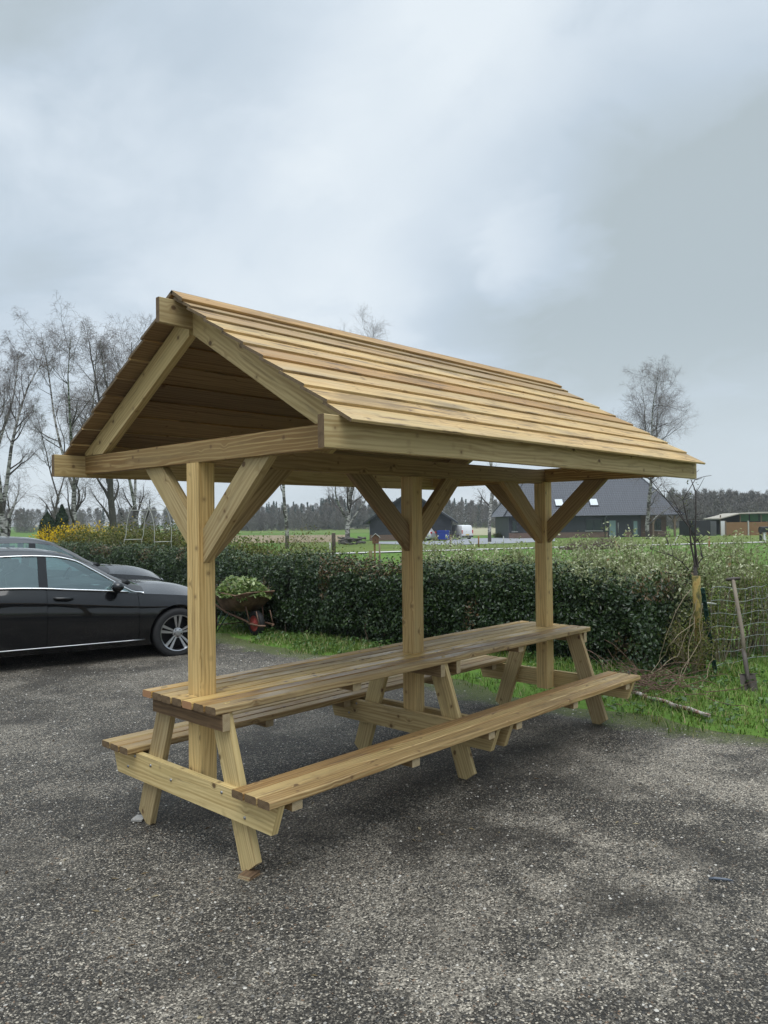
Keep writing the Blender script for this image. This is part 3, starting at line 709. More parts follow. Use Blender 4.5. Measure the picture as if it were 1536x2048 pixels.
# straw, leaf scraps and bits of twig blown over the gravel
def litter(n, rng, region):
    P = region(rng, n); n = len(P); z = gravel_z(P[:, 0], P[:, 1])+.004
    V, F, T = leaf_arrays(np.column_stack([P, z]), np.tile([(0, 0, 1.)], (n, 1)), rng, .030, .008, .18, 0, .6); return np_mesh('leaf_litter', V, F, M_LIT, tint=T)
M_LIT = leafmat('leaf_scrap', [(0, (.035, .024, .016)), (.5, (.10, .066, .036)), (.8, (.20, .155, .085)), (1, (.33, .28, .18))], .8, .1, .2)
def reg_lit(rng, n):
    P = reg_near(rng, n); return P[rng.uniform(0, 1, len(P)) < sm(-.1, .7, vn(P[:, 0], P[:, 1], 1.1)+.15)]
kind(litter(900, np.random.default_rng(19), reg_lit), 'stuff', 'scattered brown leaf scraps and straw on the gravel', 'litter')

# ================================================================== hedge and shrubs
M_HEDGE = leafmat('hedge_leaf', [(0, (.011, .025, .008)), (.40, (.023, .048, .013)), (.75, (.045, .080, .020)), (.92, (.10, .135, .034)), (.975, (.18, .19, .065)), (1, (.16, .095, .045))], .36, .12, .5)
M_CORE = flat('hedge_dark_core', (.016, .020, .010), .9, 0, .5, 12)  # tone of the solid core added inside the hedge to block light
M_TWIG = flat('brown_twig', (.115, .085, .06), .8, 0, .3, 20)
rng = np.random.default_rng(21)
hedge = empty('hedge', 'long dark green clipped evergreen hedge running behind the picnic table and the cars', 'hedge', (5.8, 6, 0))
HY0, HY1 = .05, 19.0
def hedge_top(y): return 1.10+.06*vn(y, 0*y, .9)+.05*vn(y, 0*y+5, 2.7)-.20*(1-sm(.1, 2.2, y))
def hedge_wide(y): return .78+0*y
def hedge_leaves(n, face):
    y = rng.uniform(HY0, HY1, n)
    if face != 'top': y = HY0+(HY1-HY0)*rng.uniform(0, 1, n)**1.35
    x0 = hedge_front(y); zt = hedge_top(y)
    d = np.abs(rng.normal(0, .055, n))-.03
    if face == 'front':
        z = .03+(zt-.03)*rng.uniform(0, 1, n)**.9; bl = .05*vn(y, z, 2.6)+.035*vn(y, z+3, 6.5)
        P = np.stack([x0+d+bl+.04*(z < .18)+.07*np.clip((z/zt-.86)/.14, 0, 1), y, z], 1); N = np.tile([(-1, 0, .35)], (n, 1)).astype(float)
        hole = (vn(y+9, z, 3.3) > .55) | ((z < .22) & (vn(y*1.0, z+2, 2.2) > .1)); P[hole, 0] += rng.uniform(.03, .13, int(hole.sum()))
    elif face == 'back':
        z = .1+(zt-.1)*rng.uniform(0, 1, n); P = np.stack([x0+hedge_wide(y)-d, y, z], 1); N = np.tile([(1, 0, .35)], (n, 1)).astype(float)
    elif face == 'top':
        w = rng.uniform(0, 1, n); P = np.stack([x0+.03+w*(hedge_wide(y)-.06), y, zt+.05*vn(y*2, w*3, 2.0)-d+rng.exponential(.030, n)], 1); N = np.tile([(-.2, 0, 1)], (n, 1)).astype(float)
    else:
        w = rng.uniform(0, 1, n); z = .04+(zt-.04)*rng.uniform(0, 1, n); P = np.stack([x0+w*hedge_wide(y), HY0+d+.05*vn(w*4, z*4, 1.), z], 1); N = np.tile([(-.3, -1, .3)], (n, 1)).astype(float)
    return P, N
parts = []
for face, n in (('front', 72000), ('top', 22000), ('back', 5000), ('end', 4000)):
    P, N = hedge_leaves(n, face); parts.append(leaf_arrays(P, N, rng, .050, .025, .75, .25))
# long shoots that have grown out since the last clipping
ns = 420; ys_ = rng.uniform(HY0+.1, 14, ns); top_ = rng.uniform(0, 1, ns) < .62; SP, SN = [], []; shoots = MB()
for i in range(ns):
    y = ys_[i]; x0 = float(hedge_front(y)); zt = float(hedge_top(y)); ln = rng.uniform(.08, .24)
    if top_[i]: p = np.array([x0+rng.uniform(.02, .75), y, zt-.02]); d = np.array([rng.normal(0, .35), rng.normal(0, .35), 1.])
    else: p = np.array([x0+.02, y, rng.uniform(.25, 1.05)*zt/1.1]); d = np.array([-1., rng.normal(0, .5), rng.uniform(.1, 1.)]); ln *= .6
    d /= np.linalg.norm(d); shoots.tube([Vector(p), Vector(p+d*ln)], [.003, .0015], 3, False)
    for t in np.linspace(.15, 1, 9): SP.append(p+d*ln*t+rng.normal(0, .012, 3)); SN.append(rng.normal(0, 1, 3)*.5+d*.6)
SP = np.array(SP); SN = np.array(SN); sv_, sf_, st_s = leaf_arrays(SP, SN/np.linalg.norm(SN, axis=1)[:, None], rng, .046, .022, .4); parts.append((sv_, sf_, np.clip(st_s*.5+.5, 0, .97)))
V, F, T = join_arrays(parts)
# new growth on the crown of the hedge is lighter
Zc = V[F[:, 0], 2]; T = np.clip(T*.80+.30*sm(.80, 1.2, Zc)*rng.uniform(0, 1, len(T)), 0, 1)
_py, _pz = V[F[:, 0], 1], V[F[:, 0], 2]; T = np.where((vn(_py*1.0, _pz+7, 2.1) > .66) & (rng.uniform(0, 1, len(T)) < .30), 1.0, T)
V = V-np.array([5.8, 6, 0]); shoots.v = [(a-5.8, b-6, c) for a, b, c in shoots.v]
for y in rng.uniform(HY0+.1, 12, 70):
    x0 = float(hedge_front(y))-5.8+rng.uniform(.04, .22); shoots.tube([(x0, y-6, -.02), (x0+rng.uniform(-.05, .05), y-6+rng.uniform(-.06, .06), .22), (x0+rng.uniform(-.1, .1), y-6+rng.uniform(-.14, .14), .5)], [.012, .009, .006], 5, False)
kind(shoots.build('stems', M_TWIG, hedge), 'stuff')
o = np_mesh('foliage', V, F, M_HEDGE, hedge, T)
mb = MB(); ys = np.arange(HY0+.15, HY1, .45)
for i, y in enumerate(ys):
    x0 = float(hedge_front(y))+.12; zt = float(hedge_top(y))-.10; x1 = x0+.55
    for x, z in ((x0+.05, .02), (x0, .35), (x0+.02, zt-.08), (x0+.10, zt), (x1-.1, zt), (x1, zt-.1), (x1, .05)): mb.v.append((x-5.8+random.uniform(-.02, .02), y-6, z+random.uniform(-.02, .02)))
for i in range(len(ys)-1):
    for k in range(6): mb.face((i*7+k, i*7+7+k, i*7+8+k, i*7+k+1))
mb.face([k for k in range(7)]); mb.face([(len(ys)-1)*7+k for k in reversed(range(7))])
mb.build('dark_core', M_CORE, hedge)  # closed dark shell added behind the leaves to block light

def polyline(p, d, L, n, wob, rnd, trop=0.0):
    pts = [Vector(p)]; d = Vector(d).normalized()
    for i in range(n):
        d = (d+Vector((rnd.gauss(0, wob), rnd.gauss(0, wob), rnd.gauss(0, wob)+trop))).normalized(); pts.append(pts[-1]+d*L/n)
    return pts
def shrub(name, label, cat, base, h, spread, nst, nleaf, lsz, lmat, smat, seed, group=None, low=.25, twig=3, jit=.06, tmul=1.0, r=.006):
    """upright stems with side twigs, leaves set along the upper part"""
    rnd = random.Random(seed); rg = np.random.default_rng(seed)
    root = empty(name, label, cat, base, 0, group); mb = MB(); L = []
    for i in range(nst):
        a = rnd.uniform(0, 6.28); ln = h*rnd.uniform(.72, 1.08); sp = spread*rnd.uniform(.1, 1)
        p0 = Vector((math.cos(a)*sp*.25, math.sin(a)*sp*.25, -.02)); d = Vector((math.cos(a)*sp*.8/h, math.sin(a)*sp*.8/h, 1))
        pts = polyline(p0, d, ln, 6, .08, rnd); mb.tube(pts, [r*(1-.75*k/6) for k in range(7)], 4, False)
        L += [(pts[j], pts[j+1]) for j in range(6) if j/6 >= low]
        for t in range(twig):
            j = rnd.randint(2, 5); q = pts[j]; dd = Vector((rnd.gauss(0, 1), rnd.gauss(0, 1), rnd.uniform(.5, 1.6)))
            tp = polyline(q, dd, ln*rnd.uniform(.12, .3), 3, .12, rnd); mb.tube(tp, [r*.5, r*.4, r*.3, r*.2], 3, False); L += [(tp[k], tp[k+1]) for k in range(3)]
    mb.build('stems', smat, root)
    if nleaf:
        idx = rg.integers(0, len(L), nleaf); A = np.array([L[i][0] for i in idx]); B = np.array([L[i][1] for i in idx]); t = rg.uniform(0, 1, nleaf)[:, None]
        P = A+(B-A)*t+rg.normal(0, jit, (nleaf, 3))*np.array([1, 1, .6]); N = rg.normal(0, 1, (nleaf, 3)); N[:, 2] += .6
        V, F, T = leaf_arrays(P, N/np.linalg.norm(N, axis=1)[:, None], rg, lsz, lsz*.5, .4, -.4)
        np_mesh('leaves', V, F, lmat, root, np.clip(T*tmul, 0, 1))
    return root
M_TWIGL = flat('pale_twig', (.25, .20, .13), .8, 0, .3, 20)
M_PALELEAF = leafmat('woolly_leaf', [(0, (.17, .21, .085)), (.35, (.30, .34, .17)), (.7, (.48, .50, .33)), (1, (.66, .66, .50))], .6, .3, .2)
M_YGLEAF = leafmat('spring_leaf', [(0, (.06, .11, .02)), (.5, (.13, .20, .035)), (.85, (.24, .29, .06)), (1, (.42, .40, .22))], .5, .35, .3)
M_OLIVE = leafmat('budding_leaf', [(0, (.055, .070, .018)), (.5, (.105, .125, .030)), (.85, (.17, .175, .05)), (1, (.26, .22, .08))], .6, .3, .2)
M_FORS = leafmat('forsythia_bloom', [(0, (.40, .27, .010)), (.5, (.62, .43, .012)), (1, (.75, .56, .03))], .6, .35, .2)

# pale young shrubs standing just behind the hedge, right of the middle post
def behind(px, d): return gnd(px, d)
spec = [(868, 12.6, 1.42, 'tall pale flowering shrub behind the hedge right beside the middle post'),
        (925, 12.3, 1.30, 'low pale shrub behind the hedge a little right of the middle post'),
        (985, 12.2, 1.28, 'pale bushy shrub behind the hedge left of the far post'),
        (1050, 11.6, 1.32, 'pale shrub behind the hedge tucked just left of the far post'),
        (1140, 11.0, 1.33, 'pale spreading shrub behind the hedge just right of the far post'),
        (1195, 10.6, 1.36, 'pale shrub behind the hedge midway between the far post and the sapling'),
        (1262, 10.3, 1.44, 'tall airy pale shrub above the hedge near its right end'),
        (1325, 9.9, 1.38, 'dense pale shrub at the right hand end of the hedge left of the sapling'),
        (1385, 9.7, 1.34, 'pale twiggy shrub directly behind the mossy stake'),
        (1172, 9.75, 1.22, 'low pale shrub growing through the hedge top just right of the far post'),
        (1240, 9.55, 1.22, 'pale shrub growing up through a gap in the hedge left of its right end'),
        (1312, 9.2, 1.14, 'wispy pale shrub growing through the thin right end of the hedge'),
        (1445, 9.9, 1.40, 'pale shrub behind the wire fence left of the spade'),
        (1505, 10.2, 1.46, 'tall pale shrub behind the wire fence right of the spade')]
for i, (px, d, h, lab) in enumerate(spec):
    p = behind(px, d); shrub('pale_shrub', lab, 'shrub', p, h+.08, .75 if d > 9.8 else .5, 30, 4200, .046, M_PALELEAF, M_TWIG, 100+i, 'pale shrubs behind the hedge', .66, 6, .055, .6+.4*random.random())
# green shrubs seen through the wire fence
for i, (px, d, h, lab) in enumerate(((1430, 9.25, 1.0, 'yellow green leafy shrub behind the green fence post'), (1475, 9.55, 1.15, 'yellow green shrub seen through the wire left of the spade handle'),
                                     (1522, 9.75, 1.2, 'yellow green shrub seen through the wire at the right edge'), (1376, 8.46, .66, 'olive tangled shrub at the foot of the mossy stake'))):
    p = behind(px, d); shrub('green_shrub', lab, 'shrub', p, h, .50, 26, 1500 if i < 3 else 1900, .034, M_YGLEAF if i < 3 else M_OLIVE, M_TWIGL, 140+i, 'green shrubs by the wire fence', .12, 4, .06)
# left: budding hedge plants and the forsythia beyond the cars
for i, (px, d, h, lab) in enumerate(((205, 22.5, 1.72, 'budding olive bush right of the forsythia'), (250, 21.5, 1.74, 'budding olive bush behind the left garden arch post'), (300, 21, 1.74, 'budding olive bush under the garden arch'),
                                     (345, 20.5, 1.66, 'budding olive bush between the arch and the near post'), (395, 20, 1.55, 'budding olive bush right behind the near post'), (165, 23, 1.66, 'budding olive bush below the forsythia flowers'))):
    p = behind(px, d); shrub('budding_bush', lab, 'bush', p, h, 1.15, 60, 7000, .07, M_OLIVE, M_TWIGL, 160+i, 'budding bushes beyond the hedge on the left', .45, 5, .13)
for i, (px, d, h, lab) in enumerate(((128, 24, 1.78, 'bright yellow flowering forsythia bush nearest the dark conifer'), (178, 25, 1.86, 'bright yellow flowering forsythia bush right of the first'), (222, 25.5, 1.82, 'sparse yellow forsythia behind the budding bushes'))):
    p = behind(px, d); shrub('forsythia', lab, 'bush', p, h, .75, 40, (5500, 3200, 500)[i], .075, M_FORS, M_TWIGL, 180+i, 'forsythia bushes', .55, 5, .09)
# bushy garden growth left of the middle post, beyond the hedge
for i, (px, d, h, nl, mat, lab) in enumerate(((455, 17.5, 1.55, 2300, M_YGLEAF, 'loose light green bush beyond the hedge right beside the near post'), (505, 17, 1.42, 2000, M_OLIVE, 'olive bush beyond the hedge with grey stakes behind it'),
                                              (552, 18, 1.50, 900, M_OLIVE, 'thin twiggy bush beyond the hedge at the foot of the slim birch'), (610, 18, 1.62, 650, M_OLIVE, 'bare twiggy bush beyond the hedge right of the slim birch'), (655, 17, 1.25, 900, M_YGLEAF, 'low green bush beyond the hedge left of the dark fence post'))):
    p = behind(px, d); shrub('garden_bush', lab, 'bush', p, h, .8, 36, nl*2, .06, mat, M_TWIGL, 200+i, 'garden bushes beyond the hedge', .3, 4, .09)

# ================================================================== trees
def bark_birch():
    k = NT('birch_bark'); p = k.obj(); x, y, z = k.sep(p)
    n = k.noise(k.vec(p, (3, 3, 9)), 1.0, 4, .6); n2 = k.noise(k.vec(p, (1.2, 1.2, 2.2), (4, 4, 4)), 1.0, 4, .6); lo = k.rng(z, .2, 1.6, .28, 0.0)
    c = k.mix(k.rng(n, .50, .56), (.36, .35, .33), (.040, .037, .035)); c = k.mix(k.rng(k.math('ADD', n2, lo), .50, .60), c, (.060, .054, .048))
    k.set('Base Color', c); k.set('Roughness', .8); return k.m
M_BIRCH = bark_birch()
M_LIMB = flat('dark_limb_bark', (.055, .046, .042), .85, 0, .4, 6)
M_OAKBARK = flat('dark_tree_bark', (.060, .056, .045), .9, 0, .4, 4)
M_TWIGS = flat('fine_birch_twigs', (.16, .132, .125), .85, 0, .3, 3)
M_TWIGG = flat('budding_twigs', (.115, .105, .070), .85, 0, .3, 3)

def tree(name, label, base, H, r0, seed, trunk_mat, limb_mat, twig_mat, group=None, lean=(0, 0), forks=((.38, 2),), first=.30, nb=13, ang=(.5, .95), ratio=.42, droop=.10, dens=1.0, wob=.10, white=.55, crown_up=.09, levels=3, sides=(9, 5, 3)):
    """tapered trunk that may fork, limbs, branches and hanging twigs"""
    rnd = random.Random(seed); root = empty(name, label, 'tree', base)
    tb, cb = MB(), MB()
    def kids(pts, rad, n, lev, L, a0=None):
        m = len(pts)-1
        for i in range(n):
            t = (first if lev == 1 else .18)+rnd.random()*(1-(first if lev == 1 else .18))*.98
            f = t*m; j = min(int(f), m-1); p = pts[j].lerp(pts[j+1], f-j); ax = (pts[j+1]-pts[j]).normalized(); r = rad[j]+(rad[j+1]-rad[j])*(f-j)
            az = rnd.uniform(0, 6.283) if a0 is None else a0+i*2.4+rnd.uniform(-.5, .5)
            o = ax.orthogonal().normalized(); o2 = ax.cross(o); sd = o*math.cos(az)+o2*math.sin(az); an = rnd.uniform(*ang)
            d = (ax*math.cos(an)+sd*math.sin(an)).normalized()
            ln = L*rnd.uniform(.55, 1.1)*(1.15-.55*t)
            limb(p, d, ln, r*rnd.uniform(.42, .62), lev)
    def limb(p, d, ln, r, lev):
        if lev == 1:
            pts = polyline(p, d, ln, 7, wob*1.5, rnd, crown_up*1.3); rad = [max(.008, r*(1-.85*k/7)) for k in range(8)]
            tb.tube(pts, rad, sides[1], False, mi=1 if r < .09*white*2 else 0); kids(pts, rad, int(round(11*dens)), 2, ln*.56)
        elif lev == 2:
            pts = polyline(p, d, ln, 5, wob*1.7, rnd, crown_up*.6); rad = [max(.0055, min(.022, r)*(1-.8*k/5)) for k in range(6)]
            cb.tube(pts, rad, 3, False); kids(pts, rad, int(round(8*dens)), 3, ln*.72)
        else:
            pts = polyline(p, d, ln, 4, wob*2, rnd, -droop); rad = [max(.0032, min(.0065, r)*(1-.6*k/4)) for k in range(5)]
            cb.tube(pts, rad, 3, False)
            if levels > 3:
                for q in range(3):
                    j = rnd.randint(1, 3); dd = (pts[j+1]-pts[j]).normalized()+Vector((rnd.gauss(0, .6), rnd.gauss(0, .6), rnd.gauss(0, .4)-droop*2))
                    cb.tube(polyline(pts[j], dd, ln*rnd.uniform(.5, 1.0), 3, wob*2, rnd, -droop*1.2), [.0036, .0032, .0028, .0024], 3, False)
    # trunk, forking into leaders
    def leader(p, d, L, r, forks):
        n = max(5, int(L/ (H/14))); pts = polyline(p, d, L, n, wob*.55, rnd, .035)
        tip = .18 if not forks else .62
        rad = [r*(1-(1-tip)*k/n) for k in range(n+1)]
        tb.tube(pts, rad, sides[0] if r > .07 else 6, False, mi=0 if r > .07*(1 if white > .3 else 9) or white > .8 else 1)
        return pts, rad
    fz = forks[0][0] if forks else 1.0
    d0 = Vector((lean[0], lean[1], 1)); pts, rad = leader(Vector((0, 0, -.15)), d0, H*fz+.15, r0, forks)
    rad[0] *= 1.35
    tot = nb
    if forks:
        k = forks[0][1]; a = rnd.uniform(0, 6.28)
        for i in range(k):
            az = a+i*6.283/k+rnd.uniform(-.3, .3); tl = rnd.uniform(.16, .34); d = Vector((math.cos(az)*tl+lean[0], math.sin(az)*tl+lean[1], 1))
            q, rr = leader(pts[-1], d, H*(1-fz)*rnd.uniform(.86, 1.02), rad[-1]*rnd.uniform(.66, .8), ())
            s = first; 
            kids_first(q, rr, int(nb*.9), H*ratio*.62, rnd, kids)
        kids_first(pts, rad, int(nb*.35), H*ratio*.75, rnd, kids)
    else:
        kids(pts, rad, nb, 1, H*ratio, rnd.uniform(0, 6))
    tb.build('trunk', [trunk_mat, limb_mat], root); cb.build('crown', twig_mat, root)
    return root
def kids_first(q, rr, n, L, rnd, kids): kids(q, rr, n, 1, L, rnd.uniform(0, 6))

GL = None
def T(px, d, top, name, label, seed, r0, **k):
    b = gnd(px, d); H = (dp(px, top, d).z-b.z)
    return tree(name, label, b, H, r0, seed, k.pop('tm', M_BIRCH), k.pop('lm', M_LIMB), k.pop('wm', M_TWIGS), **k)
# the row of birches on the left
T(14, 44, 668, 'birch_tree', 'tall bare birch at the left edge with the whitest thick stem', 301, .27, forks=((.20, 3),), nb=18, first=.20, ratio=.40, dens=.72, levels=4)
T(-30, 47, 680, 'birch_tree', 'bare birch cut by the left picture edge behind the white stemmed one', 302, .20, forks=((.25, 2),), nb=12, ratio=.34, levels=4)
T(92, 58, 800, 'birch_tree', 'small thin dark bare tree standing between two birches behind the conifer', 303, .13, tm=M_OAKBARK, nb=16, first=.22, ratio=.30, wm=M_TWIGG)
T(148, 46, 640, 'birch_tree', 'tall bare birch with a crooked white trunk right of the dark conifer', 304, .21, forks=((.28, 3),), nb=17, first=.15, ratio=.40, dens=.72, levels=4, lean=(.02, -.02))
T(228, 48, 656, 'bare_tree', 'bare dark trunked tree with wide low limbs behind the budding bushes', 305, .25, tm=M_OAKBARK, lm=M_OAKBARK, forks=((.42, 2),), nb=18, first=.03, ang=(.7, 1.15), ratio=.42, droop=.02, crown_up=.05, dens=.8, levels=4)
T(276, 50, 655, 'birch_tree', 'bare birch with a twin stem beside the garden arch', 306, .21, forks=((.22, 2),), nb=17, first=.15, ratio=.40, dens=.72, levels=4)
# birches further along the lane
T(574, 62, 740, 'birch_tree', 'slim single stemmed birch with a speckled trunk left of the middle post', 307, .17, nb=14, first=.42, ratio=.26, lean=(.01, 0))
T(696, 78, 655, 'birch_tree', 'tallest birch with a forked black and white trunk beside the log pile', 308, .27, forks=((.20, 2),), nb=22, first=.35, ratio=.50, droop=.0, crown_up=.10, dens=1.35, ang=(.5, .95))
T(979, 80, 745, 'birch_tree', 'slim birch with speckled trunk right of the white van', 309, .19, nb=14, first=.42, ratio=.27)
T(1296, 87, 748, 'birch_tree', 'birch with a contorted spreading crown in front of the farmhouse', 310, .24, forks=((.42, 3),), nb=17, first=.10, ang=(.65, 1.15), ratio=.46, wob=.17, droop=.03, dens=1.45, lean=(-.05, .055))

# dark conifer behind the cars: two dense upright spires
def conifer(name, label, base, spires, seed, group=None):
    rg = np.random.default_rng(seed); root = empty(name, label, 'tree', base); A = []
    mb = MB(); mb.tube([(0, 0, -.1), (0, 0, 1.2)], [.14, .08], 7); mb.build('trunk', M_OAKBARK, root)
    for ox, oy, h, r, n in spires:
        t = rg.uniform(0, 1, n); z = .1+t*(h-.1); rr = r*np.sin(np.clip((1-t)*2.4+.40, 0, 1.5708))*np.clip((1-t)*6, 0, 1)**.6*(.80+.16*vn(t*9, t*0+ox*7, 1.)); a = rg.uniform(0, 6.283, n); rr = rr*(1-.35*rg.uniform(0, 1, n)**2)
        P = np.stack([ox+rr*np.cos(a), oy+rr*np.sin(a), z], 1); N = np.stack([np.cos(a), np.sin(a), a*0+.4], 1); A.append(leaf_arrays(P, N, rg, .16, .055, .4, -1.2))
    V, F, Tt = join_arrays(A); np_mesh('crown', V, F, M_CONIF, root, Tt); return root
M_CONIF = leafmat('conifer_spray', [(0, (.006, .016, .008)), (.6, (.013, .030, .012)), (1, (.035, .055, .022))], .6, .0, .3)
g = gnd(106, 40); conifer('conifer_tree', 'dark dense conifer with two upright points left of the forsythia', g, [(-.28, 0, 2.55, .50, 7500), (.36, -.25, 2.95, .42, 6500)], 401)

# far woodland, one mass: bare crowns and spruces a long way off
def forest(name, label, runs, seed):
    rg = np.random.default_rng(seed); A = []
    for px0, px1, d0, d1, y0, y1, n, con in runs:
        for i in range(n):
            px = rg.uniform(px0, px1); d = rg.uniform(d0, d1); f = (px-px0)/(px1-px0); top = y0+(y1-y0)*f
            b = gnd(px, d); H = (dp(px, top, d).z-b.z)*rg.uniform(.72, 1.04)
            if rg.uniform() < con:
                H *= rg.uniform(.95, 1.12); m = 190; t = rg.uniform(.06, 1, m); a = rg.uniform(0, 6.28, m); r = H*.17*(1-t)**.85*rg.uniform(.3, 1, m)
                P = np.stack([b.x+r*np.cos(a), b.y+r*np.sin(a), b.z+t*H], 1); N = np.stack([np.cos(a), np.sin(a), a*0+.6], 1)
                v, f_, tt = leaf_arrays(P, N, rg, H*.075, H*.035, .3, .5); A.append((v, f_, tt*.22))
            else:
                m = 420; t = rg.uniform(.0, 1, m)**.75; a = rg.uniform(0, 6.28, m); r = H*.26*np.sin(np.clip(t*2.6+.35, 0, 3.1))*rg.uniform(.2, 1, m)
                P = np.stack([b.x+r*np.cos(a), b.y+r*np.sin(a), b.z+t*H*.98], 1); N = rg.normal(0, 1, (m, 3)); N /= np.linalg.norm(N, axis=1)[:, None]
                v, f_, tt = leaf_arrays(P, N, rg, H*.15, H*.013, .25, -1.5); A.append((v, f_, .34+tt*.62))
    V, F, Tt = join_arrays(A); return kind(np_mesh(name, V, F, M_WOODS, tint=Tt), 'stuff', label, 'woodland')
M_WOODS = leafmat('hazed_woodland', [(0, (.052, .076, .066)), (.25, (.075, .100, .086)), (.34, (.120, .117, .106)), (.7, (.160, .150, .134)), (1, (.205, .190, .165))], .95, .0, .1)  # spruce and bark tones lightened and greyed to put in distance haze
forest('woodland', 'far grey brown wood with dark spruces standing across the fields', [(-60, 420, 250, 300, 1018, 1014, 150, .10), (400, 720, 250, 300, 1016, 1000, 150, .45), (640, 760, 255, 290, 994, 992, 40, .75), (720, 1060, 235, 290, 1002, 998, 170, .30), (440, 700, 225, 245, 1024, 1018, 90, .05)], 501)
forest('woodland', 'nearer bare brown wood beyond the farmhouse on the right', [(1020, 1340, 240, 280, 985, 985, 70, .2), (1340, 1600, 180, 215, 978, 984, 120, .02), (1330, 1620, 165, 180, 1000, 1002, 60, .0)], 502)

# ================================================================== vehicles
def paint(name, col, rough=.30, coat=1.0, wetn=.012):
    k = NT(name); p = k.obj(); n = k.noise(p, 60, 3, .6); k.set('Base Color', col); k.set('Roughness', k.math('MULTIPLY_ADD', n, .12, rough)); k.set('Coat Weight', coat); k.set('Coat Roughness', .04); k.set('Coat IOR', 1.55); k.set('Specular IOR Level', .06)
    return k.m
M_BLACK = paint('black_car_paint', (.0035, .004, .005)); M_BLACK2 = paint('dark_car_paint', (.007, .0075, .009))
M_RUBBER = flat('tyre_rubber', (.014, .014, .015), .75, 0, .2, 20); M_ALLOY = flat('alloy_rim', (.55, .56, .58), .28, 1.0, .05); M_RIMDARK = flat('rim_dark_metal', (.02, .02, .022), .5, .6)  # last one: dark metal of the rim well behind the spokes
M_CHROME = flat('chrome_trim', (.78, .79, .80), .12, 1.0, .03); M_PLASTIC = flat('black_plastic', (.012, .012, .013), .45); M_CABIN = flat('cabin_trim', (.022, .024, .026), .8)
M_SEAT = flat('seat_leather', (.012, .012, .014), .6); M_WHITEP = flat('white_car_paint', (.70, .71, .72), .3, 0, .03); M_SILVER = flat('silver_car_paint', (.52, .53, .55), .3, .3, .04)
M_REDL = flat('red_lens', (.45, .015, .02), .2); M_DGLASS = flat('dark_glass', (.02, .025, .03), .06, 0, .05, 3); M_PLATE = flat('yellow_plate', (.65, .48, .04), .5); M_LENS = flat('lamp_lens', (.45, .47, .5), .1, .4)
def glassmat():
    k = NT('car_glass'); k.set('Base Color', (.01, .014, .014)); k.set('Roughness', .03); k.set('Specular IOR Level', .5); k.set('Coat Weight', 0)
    t = k.N('ShaderNodeBsdfTransparent'); t.inputs[0].default_value = (.66, .82, .80, 1); g = k.N('ShaderNodeBsdfGlossy'); g.inputs['Roughness'].default_value = .03; g.inputs['Color'].default_value = (.80, .97, .97, 1)
    f = k.N('ShaderNodeLayerWeight'); f.inputs[0].default_value = .5; mx = k.N('ShaderNodeMixShader'); k.L(k.math('MULTIPLY_ADD', k.math('POWER', f.outputs['Facing'], 3.5), .75, .24), mx.inputs[0]); k.L(t.outputs[0], mx.inputs[1]); k.L(g.outputs[0], mx.inputs[2]); k.L(mx.outputs[0], k.out.inputs[0]); return k.m
M_GLASS = glassmat()

